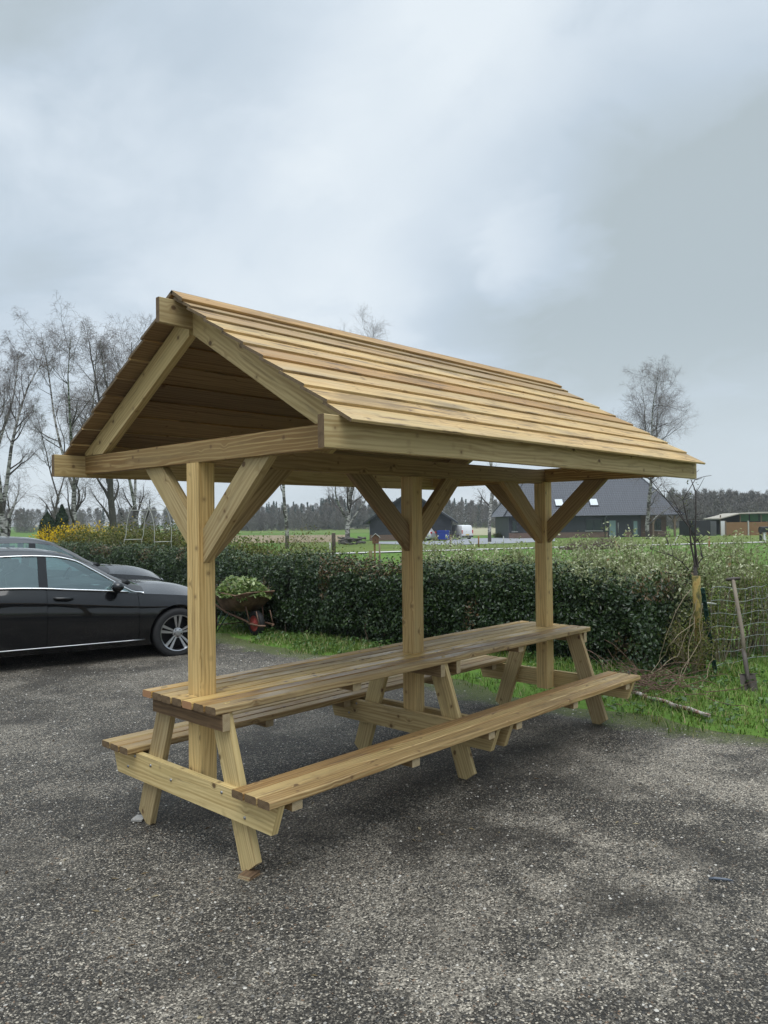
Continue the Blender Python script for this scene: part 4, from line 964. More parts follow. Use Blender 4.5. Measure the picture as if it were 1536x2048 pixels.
def pch(xs, ys):
    """monotone cubic through the points"""
    xs = np.array(xs, float); ys = np.array(ys, float); o = np.argsort(xs); xs, ys = xs[o], ys[o]; h = np.diff(xs); dl = np.diff(ys)/h; m = np.zeros(len(xs)); m[0], m[-1] = dl[0], dl[-1]
    for i in range(1, len(xs)-1): m[i] = 0 if dl[i-1]*dl[i] <= 0 else 2*dl[i-1]*dl[i]/(dl[i-1]+dl[i])
    def f(x):
        x = min(max(float(x), xs[0]), xs[-1]); i = min(max(np.searchsorted(xs, x)-1, 0), len(h)-1); t = (x-xs[i])/h[i]
        return float((2*t**3-3*t*t+1)*ys[i]+(t**3-2*t*t+t)*h[i]*m[i]+(-2*t**3+3*t*t)*ys[i+1]+(t**3-t*t)*h[i]*m[i+1])
    return f
def saloon(name, label, loc, rz, pm, zs=1.0, chrome=True, nose=.70, seed=1, detail=True):
    """four-door saloon: x forward with the front axle at 0, y to the left, z up"""
    root = empty(name, label, 'car', loc, rz); WB = 2.874; S = Matrix.Diagonal((1, 1, zs))
    hood = pch([-.42, -.08, .33, .58, .72, .80, .84], [.955, .938, .862, .775, .68, .58, .50]); trunk = pch([-4.02, -3.9, -3.55], [.80, .96, 1.03])
    zb = pch([-4.02, -3.6, -2.9, -2.0, -1.6, -1.35, -.81, -.52, .2, .55, .74, .84], [.80, .985, 1.0, .986, .966, .942, .894, .862, .785, .705, .60, .49])
    zc = pch([-4.02, -3.0, -2.0, -1.55, -1.27, -.48, .3, .84], [.78, .90, .85, .815, .785, .705, .65, .47])
    wd = pch([-4.02, -3.9, -3.5, -2.9, -1.5, 0, .25, .5, .68, .78, .84], [.62, .80, .93, .985, 1, 1, .975, .90, .78, .62, .42])
    base = pch([-4.02, -3.8, -3.4, .3, .7, .84], [.38, .28, .20, .19, .20, .30])
    seams = (-.50, -1.575, -2.52)
    xs = sorted(set([round(v, 3) for v in list(np.linspace(-4.02, -3.4, 8))+list(np.linspace(-3.3, .2, 32))+list(np.linspace(.28, .84, 12))]))
    xs = [x for x in xs if all(abs(x-q) > .03 for q in seams)]
    for q in seams: xs += [q-.006, q-.003, q+.003, q+.006]
    xs = sorted(xs)
    def sect(x):
        w = wd(x); b = base(x); c = max(zc(x), b+.12); t = max(zb(x), c+.02); cab = -3.5 < x < -.42
        zt = t+.010 if cab else (hood(x) if x >= -.42 else trunk(x)); zt = max(zt, t+.004)
        if cab: e = min(1, max(0, (-.42-x)/.12)); zt = hood(-.42)*(1-e)+zt*e
        g = .009 if any(abs(x-q) < .004 for q in seams) else 0
        L = [(0, b+.02), (.70*w, b), (.845*w, b+.005), (.885*w, b+.075), (.905*w-g, b+.24*(c-b)/.6+.02), (.922*w-g, (b+c)/2+.08), (.920*w-g, c-.02), (.908*w-g, c+.014), (.875*w-g, (c+t)/2+.01), (.845*w-g, t), (.80*w, t+.012), (.48*w, zt-.006), (.22*w, zt+.012), (0, zt+.016)]
        return L
    nz = lambda x: x if x < .2 else .2+(x-.2)*(nose-.2)/.64
    mb = MB(); rows = [sect(x) for x in xs]; nr = len(rows[0]); per = 2*(nr-1)
    for x, r in zip(xs, rows):
        for y, z in r: mb.v.append((nz(x), -y, z))            # right side, underside to crown
        for y, z in reversed(r[1:-1]): mb.v.append((nz(x), y, z))
    n = len(xs)
    for i in range(n-1):
        for k in range(per):
            k2 = (k+1) % per; mb.face((i*per+k, i*per+k2, (i+1)*per+k2, (i+1)*per+k), smooth=True)
    mb.face([k for k in reversed(range(per))]); mb.face([(n-1)*per+k for k in range(per)])
    body = mb.build('body', pm, root)
    # wheel arches cut out of the shell
    for wx in (0, -WB):
        for s in (-1, 1):
            cm = MB(); M = Matrix.Translation((wx, s*.95, .33)) @ Matrix.Rotation(R_(90), 4, 'X')
            cm.lathe([(0, -.33), (.362, -.33), (.362, .33), (0, .33)], 36, M, smooth=False); c = cm.build('cutter', pm)
            bpy.context.view_layer.update()
            c.parent = root
            md = body.modifiers.new('arch', 'BOOLEAN'); md.operation = 'DIFFERENCE'; md.solver = 'EXACT'; md.object = c
            bpy.context.view_layer.update(); dg = bpy.context.evaluated_depsgraph_get(); me = bpy.data.meshes.new_from_object(body.evaluated_get(dg)); body.modifiers.clear(); old = body.data; body.data = me; bpy.data.meshes.remove(old); bpy.data.objects.remove(c)
    me = body.data; bm = bmesh.new(); bm.from_mesh(me); bm.normal_update()
    # doors become meshes of their own
    def doorpart(x0, x1, side):
        fs = [f for f in bm.faces if x0 < f.calc_center_median().x < x1 and f.calc_center_median().y*side > .80 and f.calc_center_median().z > .285]
        if not fs: return None
        vm = {}; d = MB()
        for f in fs:
            idx = []
            for v in f.verts:
                if v.index not in vm: vm[v.index] = len(d.v); d.v.append(tuple(v.co))
                idx.append(vm[v.index])
            d.face(idx, smooth=True)
        bmesh.ops.delete(bm, geom=fs, context='FACES'); bm.verts.index_update(); return d
    ds = []
    for side in (-1, 1):
        for x0, x1 in ((-1.572, -.503), (-2.517, -1.578)):
            d = doorpart(x0, x1, side)
            if d: ds.append((d, side, x0, x1))
    bm.to_mesh(me); bm.free(); me.polygons.foreach_set('use_smooth', [True]*len(me.polygons)); me.set_sharp_from_angle(angle=R_(32))
    zsM = lambda o: o
    for d, side, x0, x1 in ds:
        o = d.build('door', pm, root, 32)
        hx = x0+.17 if x0 > -1.6 else x0+.14; hz = zc(hx)+.045
        h = MB(); P = [(hx-.10, side*.885, hz+.012), (hx-.07, side*.925, hz+.012), (hx+.06, side*.928, hz+.004), (hx+.12, side*.893, hz-.004)]; h.tube(P, [.014, .019, .019, .014], 8); h.build('door_handle', pm, o)
    # glasshouse
    roofz = pch([-.42, -.62, -.77, -1.06, -1.30, -1.64, -1.97, -2.3, -2.6, -2.95, -3.3, -3.56], [.955, 1.02, 1.095, 1.262, 1.365, 1.425, 1.442, 1.437, 1.40, 1.29, 1.135, 1.035])
    wtop = pch([-.42, -.52, -.80, -1.04, -1.24, -1.49, -1.82, -2.2, -2.6, -2.9, -3.15, -3.56], [.80, .855, 1.025, 1.178, 1.292, 1.347, 1.362, 1.355, 1.30, 1.21, 1.08, .90])
    hwr = pch([-.42, -.8, -1.2, -1.7, -2.4, -3.0, -3.56], [.74, .70, .645, .625, .62, .62, .66])
    gx = sorted(set([round(v, 3) for v in np.linspace(-3.56, -.42, 60)]+[-1.555, -1.655, -2.47, -2.53])); rowsg = []
    for x in gx:
        b = zb(x)+.008; wt = max(wtop(x), b+.001); rz = max(roofz(x), b+.03); hr = hwr(x); fy = min(1, max(0, (wt-b)/.42)); yw = .838+(hr+.035-.838)*fy; wt = min(wt, rz-.02)
        rail = (min(yw, max(hr, yw-.04)), max(wt, rz-.055)+.004)
        rowsg.append([(.842, b), (yw, wt), (rail[0]-.012, rail[1]), (hr*.93, rz-.016), (hr*.55, rz+.006), (0, rz+.018)])
    def piece(name_, mat, test, parent=root, inset=0.0, sharp=40):
        p = MB(); m = 6
        for s in (-1, 1):
            b0 = len(p.v)
            for x, r in zip(gx, rowsg):
                for j, (y, z) in enumerate(r): p.v.append((x, s*(y-inset), z-inset*(j > 2)))
            for i in range(len(gx)-1):
                for j in range(5):
                    if test((gx[i]+gx[i+1])/2, j, s):
                        q = (b0+i*m+j, b0+i*m+j+1, b0+(i+1)*m+j+1, b0+(i+1)*m+j); p.face(q if s < 0 else q[::-1], smooth=True)
        used = sorted(set(i for f in p.f for i in f))
        if not used: return None
        rm = {v: k for k, v in enumerate(used)}; p.v = [p.v[i] for i in used]; p.f = [tuple(rm[i] for i in f) for f in p.f]
        return p.build(name_, mat, parent, sharp)
    WS, RS = -1.20, -2.78
    piece('roof', pm, lambda x, j, s: (j in (1, 2)) or (j > 2 and RS < x < WS) or (j == 0 and (-1.655 < x < -1.555 or -2.53 < x < -2.47)))
    piece('windscreen', M_GLASS, lambda x, j, s: j > 2 and x >= WS, inset=.004)
    piece('rear_window', M_GLASS, lambda x, j, s: j > 2 and x <= RS, inset=.004)
    for s0 in (-1, 1):
        for a, b in ((-1.555, -.42), (-2.47, -1.655), (-3.56, -2.53)):
            piece('window', M_GLASS, lambda x, j, s: s == s0 and j == 0 and a < x < b, inset=.006)
    # cabin
    dm = MB(); dm.box((-1.95, 0, 1.0), (2.75, 1.5, .012)); dm.tube([(-.60, -.72, .97), (-.78, -.4, 1.015), (-.80, 0, 1.02), (-.78, .4, 1.015), (-.60, .72, .97)], .055, 8); dm.build('cabin_deck', M_CABIN, root)
    for sx in (-1.70,):
        for s in (-1, 1):
            p = MB(); P = [(sx-.02, s*.36, .95), (sx-.10, s*.36, 1.10), (sx-.17, s*.36, 1.20)]; p.tube(P, [.20, .19, .13], 10); p.tube([(sx-.19, s*.36, 1.19), (sx-.21, s*.36, 1.31)], [.10, .09], 8); p.build('seat', M_SEAT, root)
    p = MB(); M = Matrix.Translation((-1.16, .37, 1.0)) @ Matrix.Rotation(R_(-66), 4, 'Y'); p.lathe([(.17+.013*math.cos(a), .013*math.sin(a)) for a in np.linspace(0, 6.283, 9)[:-1]], 24, M, close=True); p.box(M.translation, (.05, .30, .05), M.to_3x3()); p.build('steering_wheel', M_SEAT, root)
    # mirrors, trims, lamps
    for s in (-1, 1):
        p = MB(); c = Vector((-.78, s*.985, zb(-.78)+.075)); p.lathe([(0, -.125), (.045, -.118), (.066, -.07), (.072, 0), (.062, .06), (.03, .095), (0, .10)], 14, Matrix.Translation(c) @ Matrix.Rotation(R_(-90*s), 4, 'X') @ Matrix.Diagonal((1.05, .92, .95, 1)), smooth=True)
        p.tube([(-.74, s*.84, zb(-.74)+.02), (-.76, s*.90, zb(-.74)+.035)], [.03, .025], 6); p.build('mirror', pm, root)
        if chrome:
            p = MB(); X = np.linspace(-3.3, -.62, 40); p.tube([(x, s*(.852), zb(x)+.012) for x in X], .011, 6)
            XX = [x for x in gx if -3.30 < x < -.40]; P = []
            for x, r in zip(gx, rowsg):
                if -3.30 < x: P.append((x, s*(r[1][0]+.004), r[1][1]+.006))
            P.append((-.44, s*.862, zb(-.44)+.004)); p.tube(P, .009, 6); p.build('window_trim', M_CHROME, root)
            p = MB(); p.tube([(x, s*.893, base(x)+.085) for x in np.linspace(-2.46, -.42, 14)], .006, 6); p.build('sill_trim', M_ALLOY, root)
        p = MB(); p.lathe([(0, .06), (.07, .045), (.115, 0), (.12, -.05)], 14, Matrix.Translation((nz(.60), s*.58, .64)) @ Matrix.Rotation(R_(60), 4, 'Y') @ Matrix.Rotation(R_(-18*s), 4, 'X') @ Matrix.Diagonal((1, 1.5, 1, 1)), smooth=True); p.build('headlight', M_LENS, root)
        p = MB(); p.box((-3.93, s*.60, .84), (.12, .34, .16), Matrix.Rotation(R_(s*18), 3, 'Z')); p.build('tail_light', M_REDL, root)
    p = MB(); p.box((nz(.825), 0, .52), (.05, .62, .22)); p.build('grille', M_PLASTIC, root)
    for wx in (0, -WB):
        for s in (-1, 1):
            w = bpy.data.objects.new('wheel', None); COL.objects.link(w); w.parent = root; w.location = (wx, s*.80, .322)
            M = Matrix.Rotation(R_(-90*s), 4, 'X') if s < 0 else Matrix.Rotation(R_(-90), 4, 'X')
            M = Matrix.Rotation(R_(90), 4, 'X') if s < 0 else Matrix.Rotation(R_(-90), 4, 'X')   # local z points outward
            p = MB(); p.lathe([(.226, -.10), (.27, -.112), (.305, -.105), (.320, -.085), (.322, 0), (.320, .085), (.305, .105), (.27, .112), (.232, .100)], 44, M); p.build('tyre', M_RUBBER, w, 50)
            p = MB(); p.lathe([(.236, .098), (.232, .108), (.222, .104), (.216, .080), (.205, -.06), (0, -.07)], 40, M); p.mi = [1 if i >= 3*40 else 0 for i in range(len(p.f))]
            for a in range(5):
                for off in (-.20, .20):
                    an = a*2*math.pi/5+math.pi/2; d0 = an+off*1.2; d1 = an+off*.82
                    A = Vector((.052*math.cos(d0), .052*math.sin(d0), .074)); B = Vector((.222*math.cos(d1), .222*math.sin(d1), .088))
                    A, B = M @ A, M @ B; ax = (B-A).normalized(); nrm = (M.to_3x3() @ Vector((0, 0, 1))); sdv = ax.cross(nrm).normalized()
                    q = [A+sdv*.009, B+sdv*.019, B-sdv*.019, A-sdv*.009]; p.prism([v-nrm*.022 for v in q], nrm*.026)
            p.lathe([(.066, .055), (.066, .078), (.035, .084), (.033, .090), (0, .092)], 20, M)
            for a in range(5):
                an = a*2*math.pi/5+math.pi/2+.63; c = M @ Vector((.047*math.cos(an), .047*math.sin(an), .083)); p.lathe([(0, .004), (.008, .003), (.009, 0)], 8, Matrix.Translation(c) @ M, mi=1)
            p.build('rim', [M_ALLOY, M_RIMDARK], w, 40)
    if zs != 1.0: root.scale = (1, 1, zs)
    return root
_h = R_(-15.0); _hl = Vector((-math.sin(_h), math.cos(_h), 0))
_o = Vector((3.055, 5.247, 0))+_hl*.90+Vector((math.cos(_h), math.sin(_h), 0))*.078; _o.z = -.03
saloon('parked_car', 'black saloon with chrome window trim parked nearest, its front wheel behind the post', _o, _h, M_BLACK)
_o2 = Vector((_o.x+1.24, _o.y+3.25, -.02))
saloon('parked_car', 'dark car parked behind the black saloon, only its roof and bonnet showing', _o2, _h, M_BLACK2, zs=1.06, chrome=False)

def small_car(name, label, cat, loc, rz, L, H, Wd, prof, glassq, mat, rear_lights, wheels, extra=None):
    """a distant car: bevelled shell from its side outline, panes, lamps and wheels"""
    root = empty(name, label, cat, loc, rz); p = MB(); hw = Wd/2
    sec = [(-hw*.86, .0), (-hw, .12), (-hw, .88), (-hw*.86, 1.0)]
    n = len(prof)
    rings = []
    for y, ins in ((-hw, .07), (-hw*.93, .02), (-hw*.80, 0), (hw*.80, 0), (hw*.93, .02), (hw, .07)):
        cx = L/2; cz = H*.5; rings.append([((x-cx)*(1-ins)+cx, y*(1-.16*max(0, (z-H*.55)/(H*.45))), (z-cz)*(1-ins)+cz) for x, z in prof])
    for r in rings: p.v += [tuple(q) for q in r]
    for i in range(len(rings)-1):
        for k in range(n): k2 = (k+1) % n; p.face((i*n+k, i*n+k2, (i+1)*n+k2, (i+1)*n+k), smooth=True)
    p.face(list(reversed(range(n)))); p.face([(len(rings)-1)*n+k for k in range(n)]); 
    p.f = [f[::-1] for f in p.f]
    p.build('body', mat, root, 35)
    for nm, q in glassq: m = MB(); b = m.add(q); m.face(range(b, b+len(q))); m.build(nm, M_DGLASS, root)
    for c, sz in rear_lights: m = MB(); m.box(c, sz); m.build('tail_light', M_REDL, root)
    for wx in wheels:
        for s in (-1, 1):
            m = MB(); m.lathe([(0, .10), (.19, .10), (.20, .09), (.31, .10), (.32, .06), (.32, -.08), (0, -.08)], 20, Matrix.Translation((wx, s*(hw-.10), .32)) @ Matrix.Rotation(R_(90 if s < 0 else -90), 4, 'X')); m.mi = [1 if 20 <= 0 or i < 40 else 0 for i in range(len(m.f))]; m.build('wheel', [M_RUBBER, M_ALLOY], root)
    if extra: extra(root)
    return root
# x = 0 at the tail, forward is +x
_van = [(.02, .30), (0, .55), (.02, 1.0), (.10, 1.70), (.22, 1.83), (.6, 1.86), (2.6, 1.86), (2.95, 1.80), (3.45, 1.22), (4.15, 1.05), (4.36, .85), (4.40, .35), (4.2, .24), (.15, .24)]
def van_extra(root):
    m = MB(); m.box((-.005, 0, .62), (.02, .52, .12)); m.build('number_plate', M_PLATE, root)
    m = MB(); m.box((-.02, 0, .42), (.10, 1.66, .18)); m.build('bumper', M_PLASTIC, root)
_fw2 = Vector((CF.x, CF.y, 0)).normalized()
vb = gnd(935, 99); vang = math.atan2(_fw2.y, _fw2.x)+R_(28)
small_car('parked_van', 'white panel van parked on the paved yard seen from behind', 'van', vb, vang, 4.4, 1.86, 1.80, _van,
          [('rear_window', [(.055, -.10-.66, 1.12), (.055, -.08, 1.12), (.105, -.08, 1.60), (.105, -.64, 1.60)]), ('rear_window', [(.055, .08, 1.12), (.055, .76, 1.12), (.105, .64, 1.60), (.105, .08, 1.60)]),
           ('side_window', [(2.55, .885, 1.15), (3.25, .885, 1.15), (2.98, .80, 1.66), (2.60, .80, 1.66)]), ('side_window', [(3.25, -.885, 1.15), (2.55, -.885, 1.15), (2.60, -.80, 1.66), (2.98, -.80, 1.66)])],
          M_WHITEP, [((.03, .80, 1.0), (.08, .14, .42)), ((.03, -.80, 1.0), (.08, .14, .42))], (.85, 3.55), van_extra)
_suv = [(.05, .35), (0, .62), (.06, .98), (.20, 1.10), (.50, 1.50), (.80, 1.58), (2.2, 1.60), (2.7, 1.50), (3.3, 1.08), (4.05, .98), (4.28, .78), (4.32, .40), (4.1, .25), (.2, .25)]
sb = gnd(868, 93); sang = math.atan2(CR.y, CR.x)+R_(158)
small_car('parked_hatchback', 'silver hatchback with red tail lights parked beside the blue container', 'car', sb, sang, 4.3, 1.6, 1.8, _suv,
          [('rear_window', [(.235, -.66, 1.10), (.235, .66, 1.10), (.50, .58, 1.46), (.50, -.58, 1.46)]), ('side_window', [(.75, .86, 1.08), (3.0, .86, 1.08), (2.55, .775, 1.47), (.9, .775, 1.47)]), ('side_window', [(3.0, -.86, 1.08), (.75, -.86, 1.08), (.9, -.775, 1.47), (2.55, -.775, 1.47)])],
          M_SILVER, [((.10, .74, .98), (.20, .24, .22)), ((.10, -.74, .98), (.20, .24, .22))], (.75, 3.4))

# ================================================================== buildings across the field
def tiles():
    k = NT('dark_roof_tiles'); u, v, _ = k.sep(k.uv())
    a = k.math('MULTIPLY_ADD', k.math('SINE', k.math('MULTIPLY', u, 2*math.pi/.30)), .5, .5); r = k.math('FRACT', k.math('DIVIDE', v, .36))
    n = k.noise(k.uv(), 1.5, 4, .6); c = k.mix(k.math('MULTIPLY', n, 1.0), (.030, .034, .045), (.060, .065, .082)); c = k.mix(k.rng(r, .62, .92, 0, .9), c, (.008, .008, .010)); c = k.mix(k.rng(a, .0, .35, .45, 0), c, (.012, .013, .016))
    k.set('Base Color', c); k.set('Roughness', .38); k.bump(k.math('ADD', a, k.math('MULTIPLY', k.math('SUBTRACT', 1.0, r), .8)), .6, .05); return k.m
def boards(name, a, b, pitch=.20, axis='v'):
    k = NT(name); u, v, _ = k.sep(k.uv()); q = v if axis == 'v' else u; r = k.math('FRACT', k.math('DIVIDE', q, pitch)); n = k.noise(k.uv(), 2, 4, .6)
    c = k.mix(n, a, b); c = k.mix(k.rng(r, .84, .95, 0, .8), c, tuple(x*.25 for x in a)); k.set('Base Color', c); k.set('Roughness', .6); k.bump(r, .4, .02); return k.m
def bricks():
    k = NT('brown_brick'); t = k.N('ShaderNodeTexBrick'); k.L(k.uv(), t.inputs['Vector']); t.inputs['Scale'].default_value = 1.0
    t.inputs['Color1'].default_value = (.185, .105, .075, 1); t.inputs['Color2'].default_value = (.125, .072, .055, 1); t.inputs['Mortar'].default_value = (.16, .14, .12, 1)
    t.inputs['Brick Width'].default_value = .22; t.inputs['Row Height'].default_value = .065; t.inputs['Mortar Size'].default_value = .008; k.set('Base Color', t.outputs['Color']); k.set('Roughness', .9); return k.m
M_TILES = tiles(); M_CLAD = boards('black_timber_cladding', (.020, .023, .030), (.034, .038, .048), .19); M_CLADG = boards('grey_timber_cladding', (.075, .080, .085), (.115, .12, .125), .19)
M_BRICK = bricks(); M_FRAME = flat('dark_frame', (.030, .034, .040), .4); M_PANE = flat('house_pane', (.035, .045, .05), .05, 0, .2, 1); M_DOORG = flat('pale_green_door_glass', (.16, .24, .24), .15, 0, .15, 2)
M_TRIM = flat('pale_stone_sill', (.42, .42, .40), .7); M_GUT = flat('zinc_gutter', (.30, .32, .34), .4, .7); M_SKYL = flat('skylight_glass', (.52, .55, .57), .15, .3, .05, 1); M_OAK = flat('weathered_oak', (.17, .125, .085), .8, 0, .3, 3)  # skylight panes pale, with the white sky reflection put into their colour

def frame_at(pxl, pxr, d, yaw_off=0.0):
    """local frame of a facade: origin at its left foot, x to the right, y away from the yard"""
    o = gnd(pxl, d); x = Vector((CR.x, CR.y, 0)).normalized(); x = Matrix.Rotation(yaw_off, 3, 'Z') @ x
    return o, math.atan2(x.y, x.x)
def wallrect(root, name, x0, x1, z0, z1, y, t, mat, label=None):
    m = MB(); m.box(((x0+x1)/2, y+t/2, (z0+z1)/2), (x1-x0, t, z1-z0), seed=1.0); o = m.build(name, mat, root)
    if label: o['label'] = label
    return o
def window(root, x0, x1, z0, z1, y, mull=1, sill=True, name='window', pane=None):
    f = MB(); w = .07
    for a, b, c, d in ((x0, x1, z0, z0+w), (x0, x1, z1-w, z1), (x0, x0+w, z0+w, z1-w), (x1-w, x1, z0+w, z1-w)): f.box(((a+b)/2, y-.02, (c+d)/2), (b-a, .08, d-c))
    for i in range(mull): xm = x0+(x1-x0)*(i+1)/(mull+1); f.box((xm, y-.02, (z0+z1)/2), (.06, .07, z1-z0-2*w))
    o = f.build(name, M_FRAME, root); p = MB(); p.box(((x0+x1)/2, y+.012, (z0+z1)/2), (x1-x0-.02, .02, z1-z0-.02)); p.build('pane', pane or M_PANE, o)
    if sill: s = MB(); s.box(((x0+x1)/2, y-.07, z0-.05), (x1-x0+.14, .16, .07)); s.build('sill', M_TRIM, o)
    return o
# farmhouse -------------------------------------------------------------
HD = 101.0; PM = FPX/HD
fo, fr = frame_at(1018, 1344, HD)
house = empty('farmhouse', 'dark farmhouse with a big black tiled hipped roof behind the far post', 'house', fo, fr)
hx = lambda px: (px-1018)/PM
hz = lambda py, px=1180: (1077.2-.0115*(px-1180)-py)/PM
Wd_ = hx(1340); EZ = 2.95
# walls: low brick base, black boards above, brick end under the overhang
wallrect(house, 'brick_base', 0, hx(1216), -.4, .75, -.03, .30, M_BRICK); wallrect(house, 'wall', 0, hx(1217), .75, EZ, 0, .25, M_CLAD)
wallrect(house, 'brick_base', hx(1249), hx(1262), -.4, .72, -.03, .3, M_BRICK); wallrect(house, 'wall', hx(1217), hx(1282), -.4, EZ, .04, .2, M_CLAD)
wallrect(house, 'brick_wall', hx(1282), hx(1338), -.4, EZ, .9, .25, M_BRICK)
m = MB(); m.box((.15, 6.2, 1.3), (.25, 12, 3.4)); m.box((Wd_-.5, 6.6, 1.3), (.25, 11, 3.4)); m.box((Wd_/2, 12.2, 1.3), (Wd_, .25, 3.4)); m.build('side_walls', M_CLAD, house)
window(house, hx(1171), hx(1204), .95, 2.42, -.01, 1); window(house, hx(1024), hx(1034), .95, 2.35, -.01, 0)
window(house, hx(1312), hx(1327), .9, 2.40, .89, 1)
d_ = MB(); d_.box((hx(1225.5), .02, 1.14), (hx(1234)-hx(1217), .10, 2.40)); do = d_.build('front_door', M_FRAME, house); p = MB(); p.box((hx(1225), -.035, 1.2), (hx(1232)-hx(1219.5), .02, 2.05)); p.build('door_glass', M_DOORG, do)
p = MB(); p.tube([(hx(1236), -.09, .65), (hx(1236), -.09, 1.95)], .035, 6); p.build('door_handle', M_TRIM, do)
d_ = MB(); d_.box((hx(1271), .03, 1.16), (hx(1279)-hx(1263.5), .08, 2.44)); do = d_.build('garden_door', M_FRAME, house); p = MB(); p.box((hx(1271), -.015, 1.15), (hx(1274.5)-hx(1267), .02, 1.95)); p.build('door_glass', M_DOORG, do)
# roof: hipped at both ends
ov = .55; xa, xb = -ov-.2, hx(1366); ya, yb = -ov, 12.9; rz_ = 9.2; rx0, rx1, ry = hx(1078), hx(1297), 6.2
def roofmesh(name, faces, mat, root):
    m = MB()
    for P in faces:
        P = [Vector(p) for p in P]; b = m.add(P); e = (P[1]-P[0]).normalized(); n = (P[1]-P[0]).cross(P[2]-P[1]).normalized(); f = n.cross(e); m.face(range(b, b+len(P)), [((p-P[0]).dot(e), (p-P[0]).dot(f)) for p in P])
    return m.build(name, mat, root)
A, B, C_, D_ = (xa, ya, EZ-.05), (xb, ya, EZ-.05), (xb, yb, EZ-.05), (xa, yb, EZ-.05); E_, F_ = (rx0, ry, rz_), (rx1, ry, rz_)
rf = roofmesh('roof', [(A, B, F_, E_), (B, C_, F_), (C_, D_, E_, F_), (D_, A, E_)], M_TILES, house)
roofmesh('soffit', [(A, D_, C_, B)], M_FRAME, house).location = (0, 0, -.03)
m = MB(); m.tube([(xa, ya-.07, EZ-.06), (xb, ya-.07, EZ-.06)], .075, 8); m.build('gutter', M_FRAME, house)
m = MB(); m.tube([E_, F_], .13, 8)
for a, b in ((A, E_), (D_, E_), (B, F_), (C_, F_)): m.tube([a, b], .10, 6)
m.build('ridge_tiles', M_TILES, rf)
m = MB(); m.tube([(hx(1210), -.10, -.2), (hx(1210), -.10, 2.6), (hx(1213), -.5, 2.85)], .05, 8); m.build('downpipe', M_GUT, house)
def on_roof(x, t): return Vector((x, ya+(ry-ya)*t, EZ-.05+(rz_-EZ+.05)*t))
for c in (1123, 1193):
    t = .27; x = hx(c); p = on_roof(x, t); sl = math.atan2(rz_-EZ+.05, ry-ya); Mx = Matrix.Rotation(sl, 3, 'X'); m = MB(); m.box(p+Mx @ Vector((0, 0, .05)), (1.12, 1.35, .12), Mx); o = m.build('skylight', M_FRAME, house); q = MB(); q.box(p+Mx @ Vector((0, 0, .125)), (.98, 1.2, .03), Mx); q.build('pane', M_SKYL, o)
# oak porch posts with curved braces
for px in (1305, 1348):
    x = hx(px); m = MB(); m.box((x, -.25, 1.2), (.22, .22, 3.2)); m.build('porch_post', M_OAK, house)
    for s in (-1, 1): m = MB(); m.tube([(x+s*.05, -.25, 1.7), (x+s*.28, -.25, 2.35), (x+s*.80, -.25, 2.85)], .085, 6); m.build('porch_brace', M_OAK, house)
# their own little picnic table
def far_table(name, label, o, rz):
    r = empty(name, label, 'picnic table', o, rz)
    m = MB(); m.box((0, 0, .74), (1.8, .75, .05)); m.build('tabletop', M_OAK, r)
    for s in (-1, 1): m = MB(); m.box((0, s*.72, .45), (1.8, .28, .05)); m.build('bench', M_OAK, r)
    for sx in (-.65, .65):
        for s in (-1, 1): m = MB(); m.tube([(sx, s*.66, 0), (sx, s*.25, .72)], .055, 5); m.build('leg', M_OAK, r)
        m = MB(); m.box((sx, 0, .39), (.07, 1.7, .10)); m.build('bearer', M_OAK, r)
    return r
p = gnd(1325, 99); far_table('far_picnic_table', 'small weathered picnic table standing outside the farmhouse porch', p, fr+R_(3))
# barn ------------------------------------------------------------------
BD = 96.0; bo, br = frame_at(740, 902, BD, R_(-6)); barn = empty('barn', 'black boarded barn with a slate grey gabled roof behind the middle post', 'barn', bo, br)
bw = (902-740)*BD/FPX; be = 2.75; bh = 6.15; bl = 9.0
def gable(y, t):
    m = MB(); P = [(0, y, .75), (bw, y, .75), (bw, y, be), (bw/2, y, bh-.15), (0, y, be)]; m.prism(P, (0, t, 0)); m.uv = [[(m.v[i][0]+m.v[i][1], m.v[i][2]) for i in f] for f in m.f]; m.build('gable_wall', M_CLAD, barn)
gable(0, .2); gable(bl-.2, .2)
m = MB(); m.box((.1, bl/2, (be+.75)/2), (.2, bl-.44, be-.75)); m.box((bw-.1, bl/2, (be+.75)/2), (.2, bl-.44, be-.75)); m.build('side_walls', M_CLADG, barn)
m = MB(); m.box((bw/2, .1, .1), (bw+.06, .26, 1.3)); m.box((0.06, bl/2+.1, .1), (.24, bl-.3, 1.3)); m.box((bw-.06, bl/2+.1, .1), (.24, bl-.3, 1.3)); m.build('brick_base', M_BRICK, barn)
M_SLATE2 = flat('slate_grey_roofing', (.105, .115, .135), .5, 0, .15, .8)
for s in (-1, 1):
    m = MB(); ex = bw/2+.75; zz = bh-(bh-be)/(bw/2)*ex; P = [(bw/2, -.55, bh), (bw/2+s*ex, -.55, zz), (bw/2+s*ex, -.55, zz-.16), (bw/2, -.55, bh-.16)]; m.prism(P if s < 0 else P[::-1], (0, bl+1.1, 0)); m.build('roof', M_SLATE2, barn)
    m = MB(); P = [Vector(p) for p in ((bw/2, -.60, bh+.02), (bw/2+s*(ex+.05), -.60, zz+.01), (bw/2+s*(ex+.05), -.60, zz-.26), (bw/2, -.60, bh-.25))]; m.prism(P if s < 0 else P[::-1], (0, .045, 0)); m.build('barge_board', M_FRAME, barn)
m = MB(); m.tube([(-.7, -.4, be-.62), (-.7, bl, be-.62)], .08, 6); m.build('gutter', M_FRAME, barn)
m = MB(); m.tube([(-.08, .5, -.3), (-.08, .5, be-.5)], .05, 6); m.build('downpipe', M_GUT, barn)
